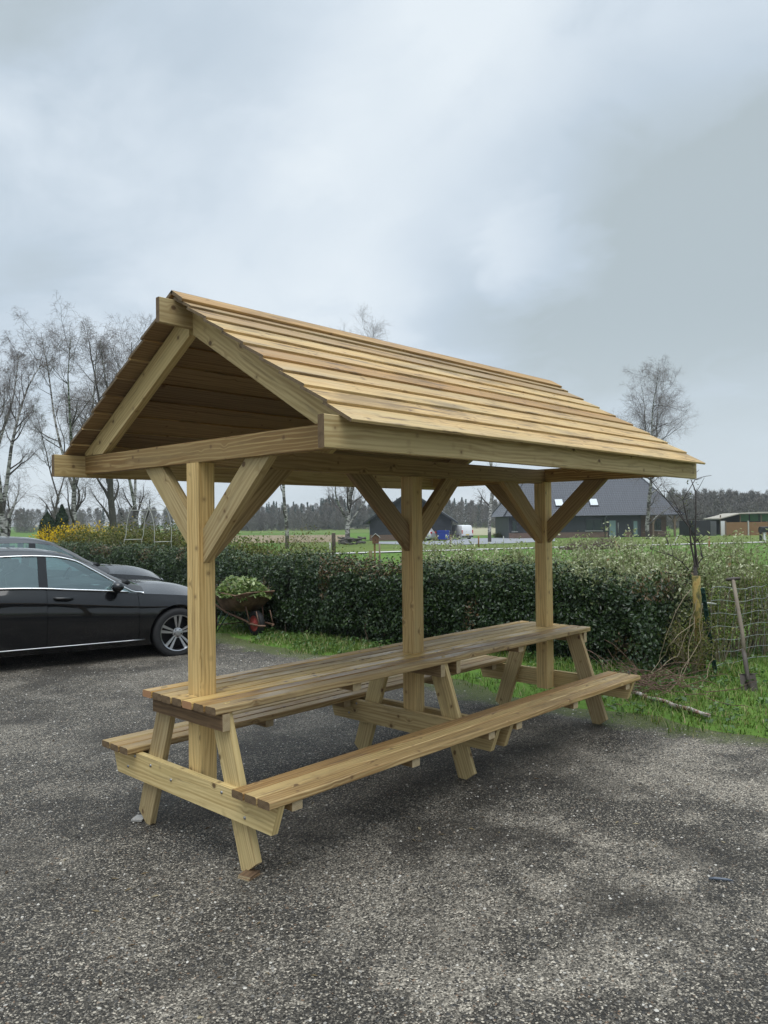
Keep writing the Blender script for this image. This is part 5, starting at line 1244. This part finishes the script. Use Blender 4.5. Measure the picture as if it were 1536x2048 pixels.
# blue waste container
def skip(o, rz):
    r = empty('waste_container', 'bright blue waste container beside the barn and the silver hatchback', 'container', o, rz); m = MB(); M_B = flat('blue_container_paint', (.015, .045, .30), .45, 0, .15, 2)
    P = [(-1.0, -.55, .18), (1.0, -.55, .18), (1.18, -.62, 1.15), (-1.18, -.62, 1.15)]; Q = [(x, -y, z) for x, y, z in P]; b = m.add(P+Q)
    for f in ((0, 1, 2, 3), (7, 6, 5, 4), (0, 3, 7, 4), (1, 5, 6, 2), (0, 4, 5, 1), (3, 2, 6, 7)): m.face([b+i for i in f])
    m.build('body', M_B, r); m = MB(); m.box((0, 0, 1.2), (2.46, 1.36, .09)); m.box((0, -.3, 1.27), (2.2, .5, .06)); m.box((0, .3, 1.27), (2.2, .5, .06)); m.build('lid', M_B, r)
    for x in (-.8, .8):
        for y in (-.4, .4): m = MB(); m.lathe([(0, -.05), (.1, -.05), (.1, .05), (0, .05)], 10, Matrix.Translation((x, y, .10)) @ Matrix.Rotation(R_(90), 4, 'X')); m.build('wheel', M_RUBBER, r)
    m = MB(); m.box((.55, -.60, .68), (.34, .02, .34), Matrix.Rotation(R_(-8), 3, 'X')); m.build('sticker', M_TRIM, r)
    return r
skip(gnd(887, 92), br).scale = (.62, .9, .95)
# sheds on the right ------------------------------------------------------
CD_ = 104.0; K = CD_/FPX
o, rr = frame_at(1388, 1422, CD_, R_(4)); r = empty('shipping_container', 'low black container with open pale doors left of the timber fence', 'container', o, rr)
w = 34*K; m = MB(); m.box((w/2, 2.2, 1.02), (w, 4.4, 2.1)); m.uv = [[(u, v) for u, v in f] for f in m.uv]; m.build('body', boards('black_corrugated_steel', (.013, .014, .017), (.022, .023, .027), .25, 'u'), r)
for a, b, dy in ((1422, 1434, .0), (1441, 1451, -.35)):
    m = MB(); x0, x1 = (a-1388)*K, (b-1388)*K; m.box(((x0+x1)/2, dy, 1.0), (x1-x0, .09, 2.0)); q = m.build('door', M_CLADG if a < 1430 else M_WHITEP, r)
m = MB(); m.box(((1437.5-1388)*K, .9, .95), (.45, .1, 1.9)); m.build('door_frame', M_FRAME, r)
o, rr = frame_at(1440, 1560, CD_+5, R_(2)); r = empty('lean_to_shed', 'open lean-to with a slanting pale roof and green panels above the timber fence', 'shed', o, rr)
K2 = (CD_+5)/FPX; m = MB(); w = 125*K2; P = [(-.3, -.5, 2.35), (2.6, -.5, 3.05), (w, -.5, 3.22), (w, -.5, 3.08), (2.6, -.5, 2.91), (-.3, -.5, 2.21)]; m.prism(P[::-1], (0, 5, 0)); m.build('roof', flat('pale_roof_edge', (.36, .33, .27), .7), r)
m = MB(); m.box((w/2, 4.2, 1.4), (w, .1, 3.0)); m.build('back_wall', flat('shed_dark_boards', (.03, .03, .03), .8), r)
for a, b in ((1484, 1503), (1506, 1523), (1526, 1556)): m = MB(); m.box(((a+b)/2*K2-1440*K2, .6, 2.42), ((b-a)*K2, .06, 1.0), seed=2); m.build('green_panel', boards('green_corrugated_sheet', (.035, .12, .045), (.06, .17, .07), .14, 'u'), r)
for a in (1442, 1482, 1525): m = MB(); m.box(((a-1440)*K2, .1, 1.35), (.14, .14, 2.9)); m.build('shed_post', M_OAK, r)
M_FENCE = boards('orange_brown_fence_boards', (.20, .105, .045), (.27, .15, .065), .16)
o, rr = frame_at(1452, 1497, CD_-1.5, R_(3)); r = empty('timber_fence', 'orange brown horizontal board fence below the lean-to roof', 'fence', o, rr)
K3 = (CD_-1.5)/FPX
for a, b in ((1452, 1496), (1499, 1580)): m = MB(); m.box(((a+b)/2*K3-1452*K3, 0, .95), ((b-a)*K3, .06, 1.75)); m.build('board_panel', M_FENCE, r)
for a in (1451, 1497.5, 1540): m = MB(); m.box(((a-1452)*K3, -.05, 1.0), (.16, .14, 2.0)); m.build('fence_post', M_TRIM if a == 1497.5 else M_OAK, r)
# letterbox on the right edge
o, rr = frame_at(1530, 1540, 72); r = empty('letterbox', 'black and white letterbox on posts at the right picture edge', 'letterbox', o, rr); m = MB(); m.box((0, 0, 1.02), (1.05, .4, .42)); m.tube([(-.5, 0, 1.24), (.5, 0, 1.24)], .10, 8); m.build('box', M_PLASTIC, r)
m = MB(); m.box((-.08, -.02, .42), (.24, .2, .84)); m.build('white_post', M_WHITEP, r); m = MB(); m.box((-.42, 0, .4), (.14, .2, .85)); m.build('black_post', M_PLASTIC, r)

# ================================================================== things in and around the yard
M_RUST = NT('rusty_steel'); _n = M_RUST.noise(M_RUST.obj(), 9, 5, .65); M_RUST.set('Base Color', M_RUST.ramp(_n, [(.3, (.040, .028, .022)), (.5, (.080, .052, .037)), (.62, (.135, .090, .062)), (.75, (.085, .075, .065))])); M_RUST.set('Roughness', .8); M_RUST.set('Metallic', .15); M_RUST = M_RUST.m
M_RUSTL = NT('rusty_sheet'); _n = M_RUSTL.noise(M_RUSTL.obj(), 7, 5, .65); M_RUSTL.set('Base Color', M_RUSTL.ramp(_n, [(.3, (.070, .040, .027)), (.5, (.14, .075, .045)), (.62, (.21, .125, .078)), (.75, (.12, .09, .07))])); M_RUSTL.set('Roughness', .8); M_RUSTL = M_RUSTL.m
M_TUBE = flat('rusty_tube', (.15, .085, .055), .7, .2, .4, 12); M_REDRIM = flat('red_wheel_rim', (.36, .055, .045), .6, 0, .3, 20); M_ASH = flat('grey_ash_handle', (.20, .165, .125), .8, 0, .3, 15)
M_GSTEEL = flat('green_coated_steel', (.010, .040, .030), .55, 0, .4, 10); M_GALV = flat('galvanised_wire', (.40, .42, .42), .5, .5); M_WPIPE = flat('white_metal_tube', (.42, .42, .38), .5, 0, .15, 10)

# wheelbarrow heaped with clippings
wb = empty('wheelbarrow', 'rusty old wheelbarrow with a red wheel standing against the hedge', 'wheelbarrow', (4.93, 5.93, -.02), R_(-96))
m = MB(); Mw = Matrix.Translation((0, 0, .195)) @ Matrix.Rotation(R_(90), 4, 'X'); m.lathe([(.12, -.045), (.165, -.05), (.19, -.03), (.195, 0), (.19, .03), (.165, .05), (.12, .045)], 28, Mw); w_ = m.build('wheel', M_RUBBER, wb)
m = MB(); m.lathe([(0, .052), (.035, .052), (.045, .03), (.10, .026), (.128, .044), (.128, -.044), (.10, -.026), (.045, -.03), (.035, -.052), (0, -.052)], 24, Mw); m.build('rim', M_REDRIM, w_)
m = MB(); R0 = [(-.98, .24), (.02, .30)]
def tray(o, zt, zb, t):
    top = [(-.92, -.30), (-.60, -.34), (-.05, -.33), (.14, -.24), (.14, .24), (-.05, .33), (-.60, .34), (-.92, .30)]; bot = [(-.74, -.18), (-.55, -.21), (-.26, -.20), (-.16, -.14), (-.16, .14), (-.26, .20), (-.55, .21), (-.74, .18)]
    b = o.add([(x, y, zt+.02*math.sin(x*9)+(.0 if x < 0 else .02)) for x, y in top]+[(x*.72+.0-.07, y*.93, (zt*.62+zb*.38)) for x, y in top]+[(x, y, zb) for x, y in bot])
    for r in range(2):
        for k in range(8): k2 = (k+1) % 8; o.face((b+r*8+k2, b+r*8+k, b+r*8+8+k, b+r*8+8+k2), smooth=True)
    o.face([b+16+k for k in reversed(range(8))])
    P = [Vector(o.v[b+k]) for k in range(8)]; o.tube(P+[P[0]], .011, 6)
tray(m, .64, .37, .0); m.build('tray', M_RUSTL, wb, 50)
for s in (-1, 1):
    m = MB(); m.tube([(-1.40, s*.29, .70), (-1.28, s*.29, .68), (-.92, s*.25, .47), (-.55, s*.21, .335), (-.10, s*.13, .235), (.02, s*.12, .195), (.30, s*.12, .19), (.36, s*.06, .19)], .016, 8); m.build('handle_tube', M_TUBE, wb)
    m = MB(); m.tube([(-.64, s*.22, .36), (-.80, s*.27, .012), (-.74, s*.27, .012), (-.48, s*.205, .33)], .011, 6); m.build('leg', M_GSTEEL, wb)
    m = MB(); m.tube([(.02, s*.12, .20), (-.10, s*.16, .58)], .011, 6); m.tube([(.28, s*.12, .20), (.20, s*.12, .40)], .008, 5); m.build('tray_strut', M_TUBE, wb)
m = MB(); m.tube([(-.77, -.27, .12), (-.77, .27, .12)], .009, 6); m.tube([(0, -.13, .195), (0, .13, .195)], .012, 8); m.build('axle', M_TUBE, wb)
rg = np.random.default_rng(61); n = 1500; a = rg.uniform(0, 6.28, n); r = np.sqrt(rg.uniform(0, 1, n)); x = -.40+.60*r*np.cos(a); y = .38*r*np.sin(a); z = .60+.30*(1-r**2)*rg.uniform(.2, 1, n)+.06*vn(x, y, 7)
P = np.stack([x, y, z], 1); V, F, Tt = leaf_arrays(P, np.tile([(0, 0, 1.)], (n, 1)), rg, .095, .038, .7, -.2)
M_CLIP = leafmat('clipped_laurel_leaf', [(0, (.045, .085, .022)), (.35, (.12, .19, .045)), (.75, (.25, .33, .11)), (1, (.58, .62, .36))], .4, .25)
hp = empty('hedge_clippings', 'heap of cut leafy green branches lying in the rusty wheelbarrow', 'clippings', wb.location, R_(-96)); np_mesh('leaves', V, F, M_CLIP, hp, Tt)
rnd = random.Random(9); m = MB()
for i in range(26): m.tube(polyline((rnd.uniform(-.75, .0), rnd.uniform(-.25, .25), .60), (rnd.gauss(0, .7), rnd.gauss(0, .7), 1), rnd.uniform(.15, .34), 3, .15, rnd), [.005, .004, .003, .002], 4, False)
m.build('cut_stems', M_TWIGL, hp)

# spade leaning in the grass
sb_ = Vector((5.62, -1.01, earth_z(5.62, -1.01))); st_ = dp(1466, 1158, 8.05); ax = (st_-sb_); ax.normalize()
sp = empty('spade', 'old spade with a grey wooden T handle leaning against the wire fence', 'spade', sb_)
def onax(t): return ax*t
bl_ = .25; Ltot = (st_-sb_).length; view = (Vector(CAM_LOC)-sb_); view -= ax*view.dot(ax); view.normalize(); sidev = ax.cross(view).normalized()
m = MB(); pr_ = [(-.075, .042), (-.04, .064), (.03, .074), (.12, .073), (.165, .071)]
rows = []
for t, hw in pr_:
    rows.append([onax(t)+sidev*(hw*q)+view*(.012*(q*q)-.006) for q in (-1, -.5, 0, .5, 1)])
for r in rows: m.v += [tuple(p+view*.003) for p in r]
for r in rows: m.v += [tuple(p-view*.003) for p in r]
for i in range(4):
    for k in range(4): a = i*5+k; m.face((a, a+1, a+6, a+5)); b = a+25; m.face((b, b+5, b+6, b+1))
m.tube([onax(.165)-sidev*.075+view*.004, onax(.167)-sidev*.02+view*.004], .005, 5); m.tube([onax(.167)+sidev*.02+view*.004, onax(.165)+sidev*.09+view*.004], .005, 5)
m.tube([onax(.0)+view*.010, onax(.15)+view*.014, onax(.26)+view*.006, onax(.42)], [.010, .020, .024, .021], 8); m.build('blade', flat('old_dull_steel', (.085, .072, .062), .7, .2, .35, 14), sp)
m = MB(); m.tube([onax(.34)+view*.001, onax(.6)+sidev*.012, onax(.85)+sidev*.006, onax(Ltot)], [.021, .0205, .019, .018], 10); h_ = m.build('shaft', M_ASH, sp)
m = MB(); m.tube([onax(Ltot)-sidev*.072, onax(Ltot)-sidev*.045, onax(Ltot), onax(Ltot)+sidev*.045, onax(Ltot)+sidev*.072], [.012, .019, .021, .019, .012], 10); m.build('grip', flat('dark_worn_grip', (.055, .042, .035), .6), sp)

# mossy stake with a young tree tied to it, and the leaning green fence post
M_MOSS = NT('mossy_stake'); _p = M_MOSS.obj(); _n = M_MOSS.noise(M_MOSS.vec(_p, (1, 1, .5)), 14, 5, .6); M_MOSS.set('Base Color', M_MOSS.ramp(_n, [(.35, (.20, .125, .03)), (.48, (.27, .20, .06)), (.56, (.11, .10, .025)), (.70, (.05, .045, .018))])); M_MOSS.set('Roughness', .9); M_MOSS = M_MOSS.m
sk = gnd(1394, 8.62); tz = dp(1390, 1152, 8.62).z-sk.z
s_ = empty('mossy_stake', 'thick round stake covered in yellow moss beside the end of the hedge', 'stake', sk); m = MB(); m.tube([(0, 0, -.1), (-.01, .0, tz*.5), (-.02, .01, tz)], [.050, .047, .045], 12); m.build('post', M_MOSS, s_)
m = MB(); m.tube([(.03, -.02, tz*.70), (.10, -.07, tz*.715), (.20, -.12, tz*.70)], .011, 6); m.build('tie', M_WPIPE, s_)
sb2 = gnd(1402, 8.75); rnd = random.Random(17)
sa = empty('sapling', 'bare young tree with several thin upright stems tied to the mossy stake', 'tree', sb2); mt, mc = MB(), MB(); L_ = lambda px, py, d=8.75: dp(px, py, d)-sb2
mt.tube([(0, 0, -.05), (.02, .03, .5), L_(1392, 1165), L_(1390, 1130)], [.035, .030, .026, .022], 8)
for pts, r in (([(1390, 1132), (1380, 1090), (1368, 1055), (1352, 1025), (1330, 995), (1300, 965)], .012), ([(1391, 1140), (1388, 1090), (1384, 1030), (1380, 985), (1386, 955)], .013), ([(1390, 1135), (1386, 1085), (1374, 1040), (1366, 1000), (1376, 960)], .011), ([(1392, 1140), (1396, 1115), (1395, 1085), (1392, 1072)], .009), ([(1390, 1140), (1365, 1125), (1335, 1112), (1305, 1098)], .008), ([(1368, 1055), (1362, 1030), (1352, 1010), (1352, 985)], .007)):
    P = [L_(*q)+Vector((rnd.gauss(0, .01), rnd.gauss(0, .04), 0)) for q in pts]; mc.tube(P, [r*(1-.65*i/(len(P)-1)) for i in range(len(P))], 6, False)
    for i in range(1, len(P)):
        for _ in range(3):
            d = Vector((rnd.gauss(0, 1), rnd.gauss(0, 1), rnd.uniform(.2, 1.3))); mc.tube(polyline(P[i], d, rnd.uniform(.06, .2), 3, .1, rnd), [.004, .0035, .003, .002], 4, False)
mt.build('trunk', M_LIMB, sa); mc.build('crown', M_LIMB, sa)
rg = np.random.default_rng(77); pts = np.array([[*(L_(*q))] for q in ((1383, 1010), (1381, 985), (1386, 960), (1368, 1000), (1374, 965), (1352, 990), (1386, 975), (1395, 1075))]); P = np.repeat(pts, 5, 0)+rg.normal(0, .035, (40, 3)); V, F, Tt = leaf_arrays(P, rg.normal(0, 1, (40, 3)), rg, .03, .014, .5); np_mesh('buds', V, F, M_OLIVE, sa, Tt*.5)
gb, gt = gnd(1427, 8.56), dp(1403, 1176, 8.40)
g_ = empty('fence_post', 'dark green steel post leaning beside the mossy stake', 'fence post', gb); ax2 = (gt-gb); m = MB(); m.beam(Vector((0, 0, -.1)), ax2, X_, .045, .012, ch=.001); m.beam(Vector((0, 0, -.1))+Vector((0, -.018, 0)), ax2+Vector((0, -.018, 0)), Y_, .03, .010, ch=.001)
m.build('post', M_GSTEEL, g_)
m = MB()
for t in np.linspace(.15, .95, 9): m.box(ax2*float(t)+Vector((-.02, -.02, 0)), (.028, .028, .016))
m.build('studs', M_GSTEEL, g_)
# wire mesh running off to the right
F0, F1, F2 = Vector((6.34, -.42, 0)), Vector((7.85, -.62, 0)), Vector((12.5, -1.6, 0))
wf = empty('wire_fence', 'sagging square mesh wire fence between the green post and the right edge', 'fence', F0); m = MB(); nx = 46
def fp(u, z):
    q = F0.lerp(F1, u) if u <= 1 else F1.lerp(F2, (u-1)); 
    return q-F0+Vector((.03*math.sin(u*9+z*4), .05*math.sin(u*5+z*3), z*(1-.06*math.sin(min(u, 1.6)*2))+.012*math.sin(u*14)+float(earth_z(q.x, q.y))))
for i, z in enumerate((.06, .20, .34, .49, .64, .79, .94)): m.tube([fp(u, z) for u in np.linspace(0, 2, 60)], .0022 if i not in (0, 6) else .0030, 4, False)
for u in np.concatenate([np.arange(.0, 1.0, .098), np.arange(1.0, 2.0, .032)]): m.tube([fp(float(u), z) for z in (.06, .2, .34, .49, .64, .79, .94)], .0018, 4, False)
m.build('wire_mesh', M_GALV, wf)
# bramble canes, dead stalks and a birch pole on the ground
rnd = random.Random(23); br_ = empty('bramble', 'straggling thin brown bramble canes hanging over the end of the hedge', 'bramble', gnd(1370, 8.4)); m = MB(); o_ = br_.location
for pts in ([(1395, 1200), (1375, 1260), (1352, 1310), (1320, 1335), (1290, 1365)], [(1392, 1235), (1380, 1300), (1358, 1360), (1330, 1392)], [(1385, 1250), (1345, 1285), (1322, 1315), (1302, 1345)], [(1430, 1290), (1420, 1330), (1408, 1365), (1395, 1385)], [(1402, 1210), (1398, 1275), (1372, 1340), (1350, 1385)], [(1380, 1180), (1350, 1230), (1330, 1275), (1318, 1325)], [(1300, 1345), (1330, 1338), (1360, 1352), (1390, 1385)]):
    P = [dp(a, b, 8.15+rnd.uniform(-.15, .15)-.5*max(0, (b-1330)/70))-o_ for a, b in pts]; Q = []
    for i in range(len(P)-1):
        for k in range(3): Q.append(P[i].lerp(P[i+1], k/3)+Vector((rnd.gauss(0, .008), rnd.gauss(0, .012), rnd.gauss(0, .010))))
    Q.append(P[-1]); m.tube(Q, [.0042*(1-.4*i/len(Q)) for i in range(len(Q))], 5, False)
m.build('canes', M_TWIGL, br_)
M_REDTW = flat('red_brown_twig', (.13, .075, .052), .8, 0, .4, 12); o_ = Vector((5.05, -.28, 0)); bp = empty('twig_pile', 'pile of thin reddish brown prunings on the grass at the end of the hedge', 'twigs', o_); m = MB()
for i in range(150):
    a = rnd.uniform(0, 6.28); q = Vector((rnd.gauss(0, .30), rnd.gauss(.12, .26), 0)); z = .02+max(0, .14-.22*q.length)*rnd.random()+rnd.uniform(0, .05); P = polyline((q.x, q.y, z+float(earth_z(o_.x+q.x, o_.y+q.y))), (math.cos(a), math.sin(a), rnd.uniform(-.05, .35)), rnd.uniform(.2, .6), 5, .22, rnd, -.04)
    P = [Vector((p.x, p.y, max(p.z, float(max(earth_z(o_.x+p.x, o_.y+p.y), gravel_z(o_.x+p.x, o_.y+p.y)))+.004))) for p in P]; m.tube(P, [.0042, .004, .0035, .003, .0025, .002], 4, False)
m.build('twigs', M_REDTW, bp)
l0, l1 = at(1268, 1392), at(1417, 1438); pp = empty('birch_pole', 'peeling white birch pole lying on the grass edge in front of the twig pile', 'pole', l0); m = MB(); d = l1-l0; N_ = 9
m.tube([d*(i/N_)+Vector((0, .012*math.sin(i*1.3), .03+.008*math.sin(i*2.1))) for i in range(N_+1)], [.020+.003*math.sin(i*2.7) for i in range(N_+1)], 9)
k = NT('peeling_birch'); _n = k.noise(k.vec(k.obj(), (2, 2, 2)), 9, 5, .65); k.set('Base Color', k.ramp(_n, [(.40, (.10, .045, .035)), (.47, (.26, .14, .11)), (.54, (.36, .33, .30)), (.70, (.44, .41, .385))])); k.set('Roughness', .8); m.build('bark', k.m, pp)
# fallen stick and slate splinter on the gravel
q = at(1440, 1762); m = MB(); m.tube([(-.05, .004, .006), (-.02, 0, .011), (.03, -.002, .010), (.06, .003, .005)], [.004, .007, .006, .002], 6); o = m.build('metal_splinter', flat('blue_grey_splinter', (.09, .11, .14), .4), None); o.location = q; o.rotation_euler = (0, 0, R_(-58)); tag(o, 'small blue grey splinter lying alone on the open gravel', 'debris')

# garden arches of white tube beyond the hedge
A_D = 18.2; ao = gnd(279, A_D); K4 = A_D/FPX
ar = empty('garden_arch', 'white metal tube garden arch rising above the hedge left of the near post', 'garden arch', ao, math.atan2(CR.y, CR.x)); top = dp(286, 1007, A_D).z-ao.z; hw = 31*K4
for y in (-.0, .30):
    m = MB(); sh = y*1.05; P = [(-hw+sh, y, 0), (-hw+sh, y, top*.60)]+[(sh+.02-hw*.93*math.copysign(abs(math.cos(a))**.8, math.cos(a)), y, top*.62+(top*.38)*math.sin(a)**.9) for a in np.linspace(.12, 3.02, 15)]+[(hw+sh-.02, y, top*.60), (hw+sh+.02, y, 0)]; m.tube(P, .008, 6); m.build('hoop', M_WPIPE, ar)
for x0, z in ((-hw, 1.38), (hw, 1.32), (-hw*.62, top*.93), (hw*.62, top*.93)): m = MB(); m.tube([(x0, 0, z), (x0+.315, .30, z)], .009, 5); m.build('rung', M_WPIPE, ar)
for x0 in (-hw, hw): m = MB(); m.tube([(x0, .0, .86), (x0+.02, .03, 1.10), (x0+.10, .10, 1.12), (x0+.14, .14, 1.04), (x0+.05, .08, .97), (x0+.24, .25, .80)], .009, 5); m.build('scroll', M_WPIPE, ar)
# bird house on its post
bq = gnd(751, 23.0); bz = lambda py: dp(751, py, 23.0).z-bq.z
bh_ = empty('bird_house', 'little brown bird house with a pale pitched roof edge on a wooden post', 'bird house', bq, math.atan2(CR.y, CR.x)); m = MB(); m.box((-.03, 0, bz(1086)/2), (.055, .055, bz(1086))); m.build('post', M_FENCE, bh_)
M_BOX = flat('red_brown_box', (.14, .068, .04), .8, 0, .25, 8); z0, z1, zt = bz(1087), bz(1073), bz(1068); w = .095; m = MB(); m.prism([(-w, -.08, z0), (w, -.08, z0), (w, -.08, z1), (0, -.08, zt), (-w, -.08, z1)], (0, .16, 0)); b_ = m.build('box', M_BOX, bh_)
for s in (-1, 1): m = MB(); P = [(0, -.11, zt+.02), (s*(w+.04), -.11, z1-.02), (s*(w+.04), -.11, z1-.035), (0, -.11, zt+.004)]; m.prism(P if s < 0 else P[::-1], (0, .22, 0)); m.build('roof_board', M_TRIM, bh_)
m = MB(); m.lathe([(0, .002), (.018, .002), (.018, 0)], 12, Matrix.Translation((0, -.081, (z0+z1)/2)) @ Matrix.Rotation(R_(90), 4, 'X')); m.build('entrance_hole', M_PLASTIC, b_)

def post(name, label, px, py0, py1, d, r, mat, lean=0.0, n=8, group=None):
    b = gnd(px, d); t = dp(px+lean, py1, d)-b; m = MB(); m.tube([(0, 0, -.1), t*.5, t], [r, r, r*.95], n); o = m.build(name, mat); o.location = b; return tag(o, label, 'post', group)
M_POSTD = flat('dark_wet_post', (.050, .038, .028), .85, 0, .4, 6); M_POSTO = flat('orange_brown_stake', (.24, .12, .045), .8, 0, .3, 6); M_POSTY = flat('lichen_post', (.13, .115, .05), .85, 0, .3, 6)
post('meadow_post', 'dark round fence post standing left of the lane path', 667, 0, 1066, 42, .11, M_POSTD)
post('meadow_post', 'short lichen covered post left of the bird house', 741, 0, 1101, 24, .06, M_POSTY)
post('meadow_post', 'thin pale stake right of the bird house', 759, 0, 1087, 26, .03, M_OAK)
post('meadow_post', 'thin brown post in the lawn between the blue container and the van', 901, 0, 1074, 62, .07, M_OAK)
post('meadow_post', 'thin orange brown stake left of the slim birch by the van', 957, 0, 1072, 60, .06, M_POSTO)
post('meadow_post', 'short white marker stick by the yard right of the slim birch', 1007, 0, 1072, 66, .035, M_WPIPE)
post('meadow_post', 'white marker stick left of the forked birch and log pile', 660, 0, 1085, 52, .05, M_WPIPE)
post('meadow_post', 'orange brown stake in the meadow in front of the brush heap', 1232, 0, 1083, 36, .05, M_POSTO)
post('meadow_post', 'short thick orange stake just above the hedge right of the far post', 1216, 0, 1113, 20, .045, M_POSTO)
post('meadow_post', 'brown stake with a pale top in the meadow right of the sapling', 1418, 0, 1073, 40, .05, M_POSTO)
post('meadow_post', 'rusty orange stake among the pale shrubs left of the spade handle', 1459, 0, 1112, 13, .020, M_POSTO)
post('leaning_stake', 'short black stake leaning in the lawn before the farmhouse porch', 1337, 0, 1074, 60, .07, M_POSTD, -4)
post('leaning_stake', 'white stick leaning to the right beside the black stake', 1347, 0, 1070, 66, .05, M_WPIPE, 10)
post('leaning_stake', 'white stick leaning against the farmhouse front by the door', 1223, 0, 1070, 92, .06, M_WPIPE, -4)
# warning sign, log pile, brush heap
q = gnd(337, 95); r = empty('road_sign', 'white triangular road sign far away across the field on the left', 'sign', q, math.atan2(CR.y, CR.x)); zt = dp(337, 1048, 95).z-q.z; m = MB(); m.prism([(-.42, 0, zt-.75), (.42, 0, zt-.75), (0, 0, zt)], (0, .03, 0)); m.build('plate', M_WHITEP, r); m = MB(); m.tube([(0, .05, 0), (0, .05, zt-.1)], .04, 6); m.build('pole', M_GUT, r)
rnd = random.Random(41); q = gnd(700, 74); r = empty('log_pile', 'untidy pile of cut logs and branches at the foot of the forked birch', 'log pile', q)
M_LOG = flat('grey_log_bark', (.085, .078, .07), .9, 0, .4, 3)
for i in range(34):
    a = rnd.uniform(-.5, .5)+math.atan2(CR.y, CR.x); c = Vector((CR.x, CR.y, 0))*rnd.uniform(-.9, 1.3)+Vector((0, 0, rnd.uniform(.05, .75)))+_fw2*rnd.uniform(-.6, .4); d = Vector((math.cos(a), math.sin(a), rnd.uniform(-.35, .35)))*rnd.uniform(.15, .45); m = MB(); m.tube([c-d, c+d], rnd.uniform(.04, .11), 7); m.build('log', M_LOG, r)
q = gnd(1195, 52); r = empty('brush_heap', 'long low heap of brown brushwood in the meadow before the farmhouse', 'brush heap', q); m = MB()
for i in range(900):
    u = rnd.uniform(-1, 1); c = Vector((CR.x, CR.y, 0))*u*2.35+_fw2*rnd.gauss(0, .5); h = .68*(1-abs(u)**2.2)*(.8+.3*math.sin(u*7)); c.z = rnd.uniform(0, max(.05, h)); a = rnd.uniform(0, 6.28); m.tube(polyline(c, (math.cos(a), math.sin(a), rnd.uniform(-.4, .8)), rnd.uniform(.25, .8), 3, .25, rnd, -.1), [.016, .014, .011, .008], 3, False)
m.build('branches', flat('dead_brushwood', (.135, .095, .075), .9, 0, .4, 2), r)
p = gnd(1085, 92); shrub('low_bush', 'low brown bush on the lawn left of the farmhouse window', 'bush', gnd(1000, 108), .9, 2.4, 60, 1400, .12, M_OLIVE, M_TWIG, 260, None, .2, 4, .2, .7, .02)

# ================================================================== damp air
mb = MB(); mb.box((150, 150, 18.0), (1100, 1100, 40.0)); M_AIR = bpy.data.materials.new('damp_air'); M_AIR.use_nodes = True; _t = M_AIR.node_tree; _t.nodes.clear()
_o = _t.nodes.new('ShaderNodeOutputMaterial'); _v = _t.nodes.new('ShaderNodeVolumePrincipled'); _t.links.new(_v.outputs[0], _o.inputs['Volume'])
_v.inputs['Color'].default_value = (.86, .91, .96, 1); _v.inputs['Density'].default_value = .00042; _v.inputs['Anisotropy'].default_value = .2
hz_ = kind(mb.build('haze', M_AIR), 'stuff', 'thin damp grey air between the yard and the far wood', 'haze')
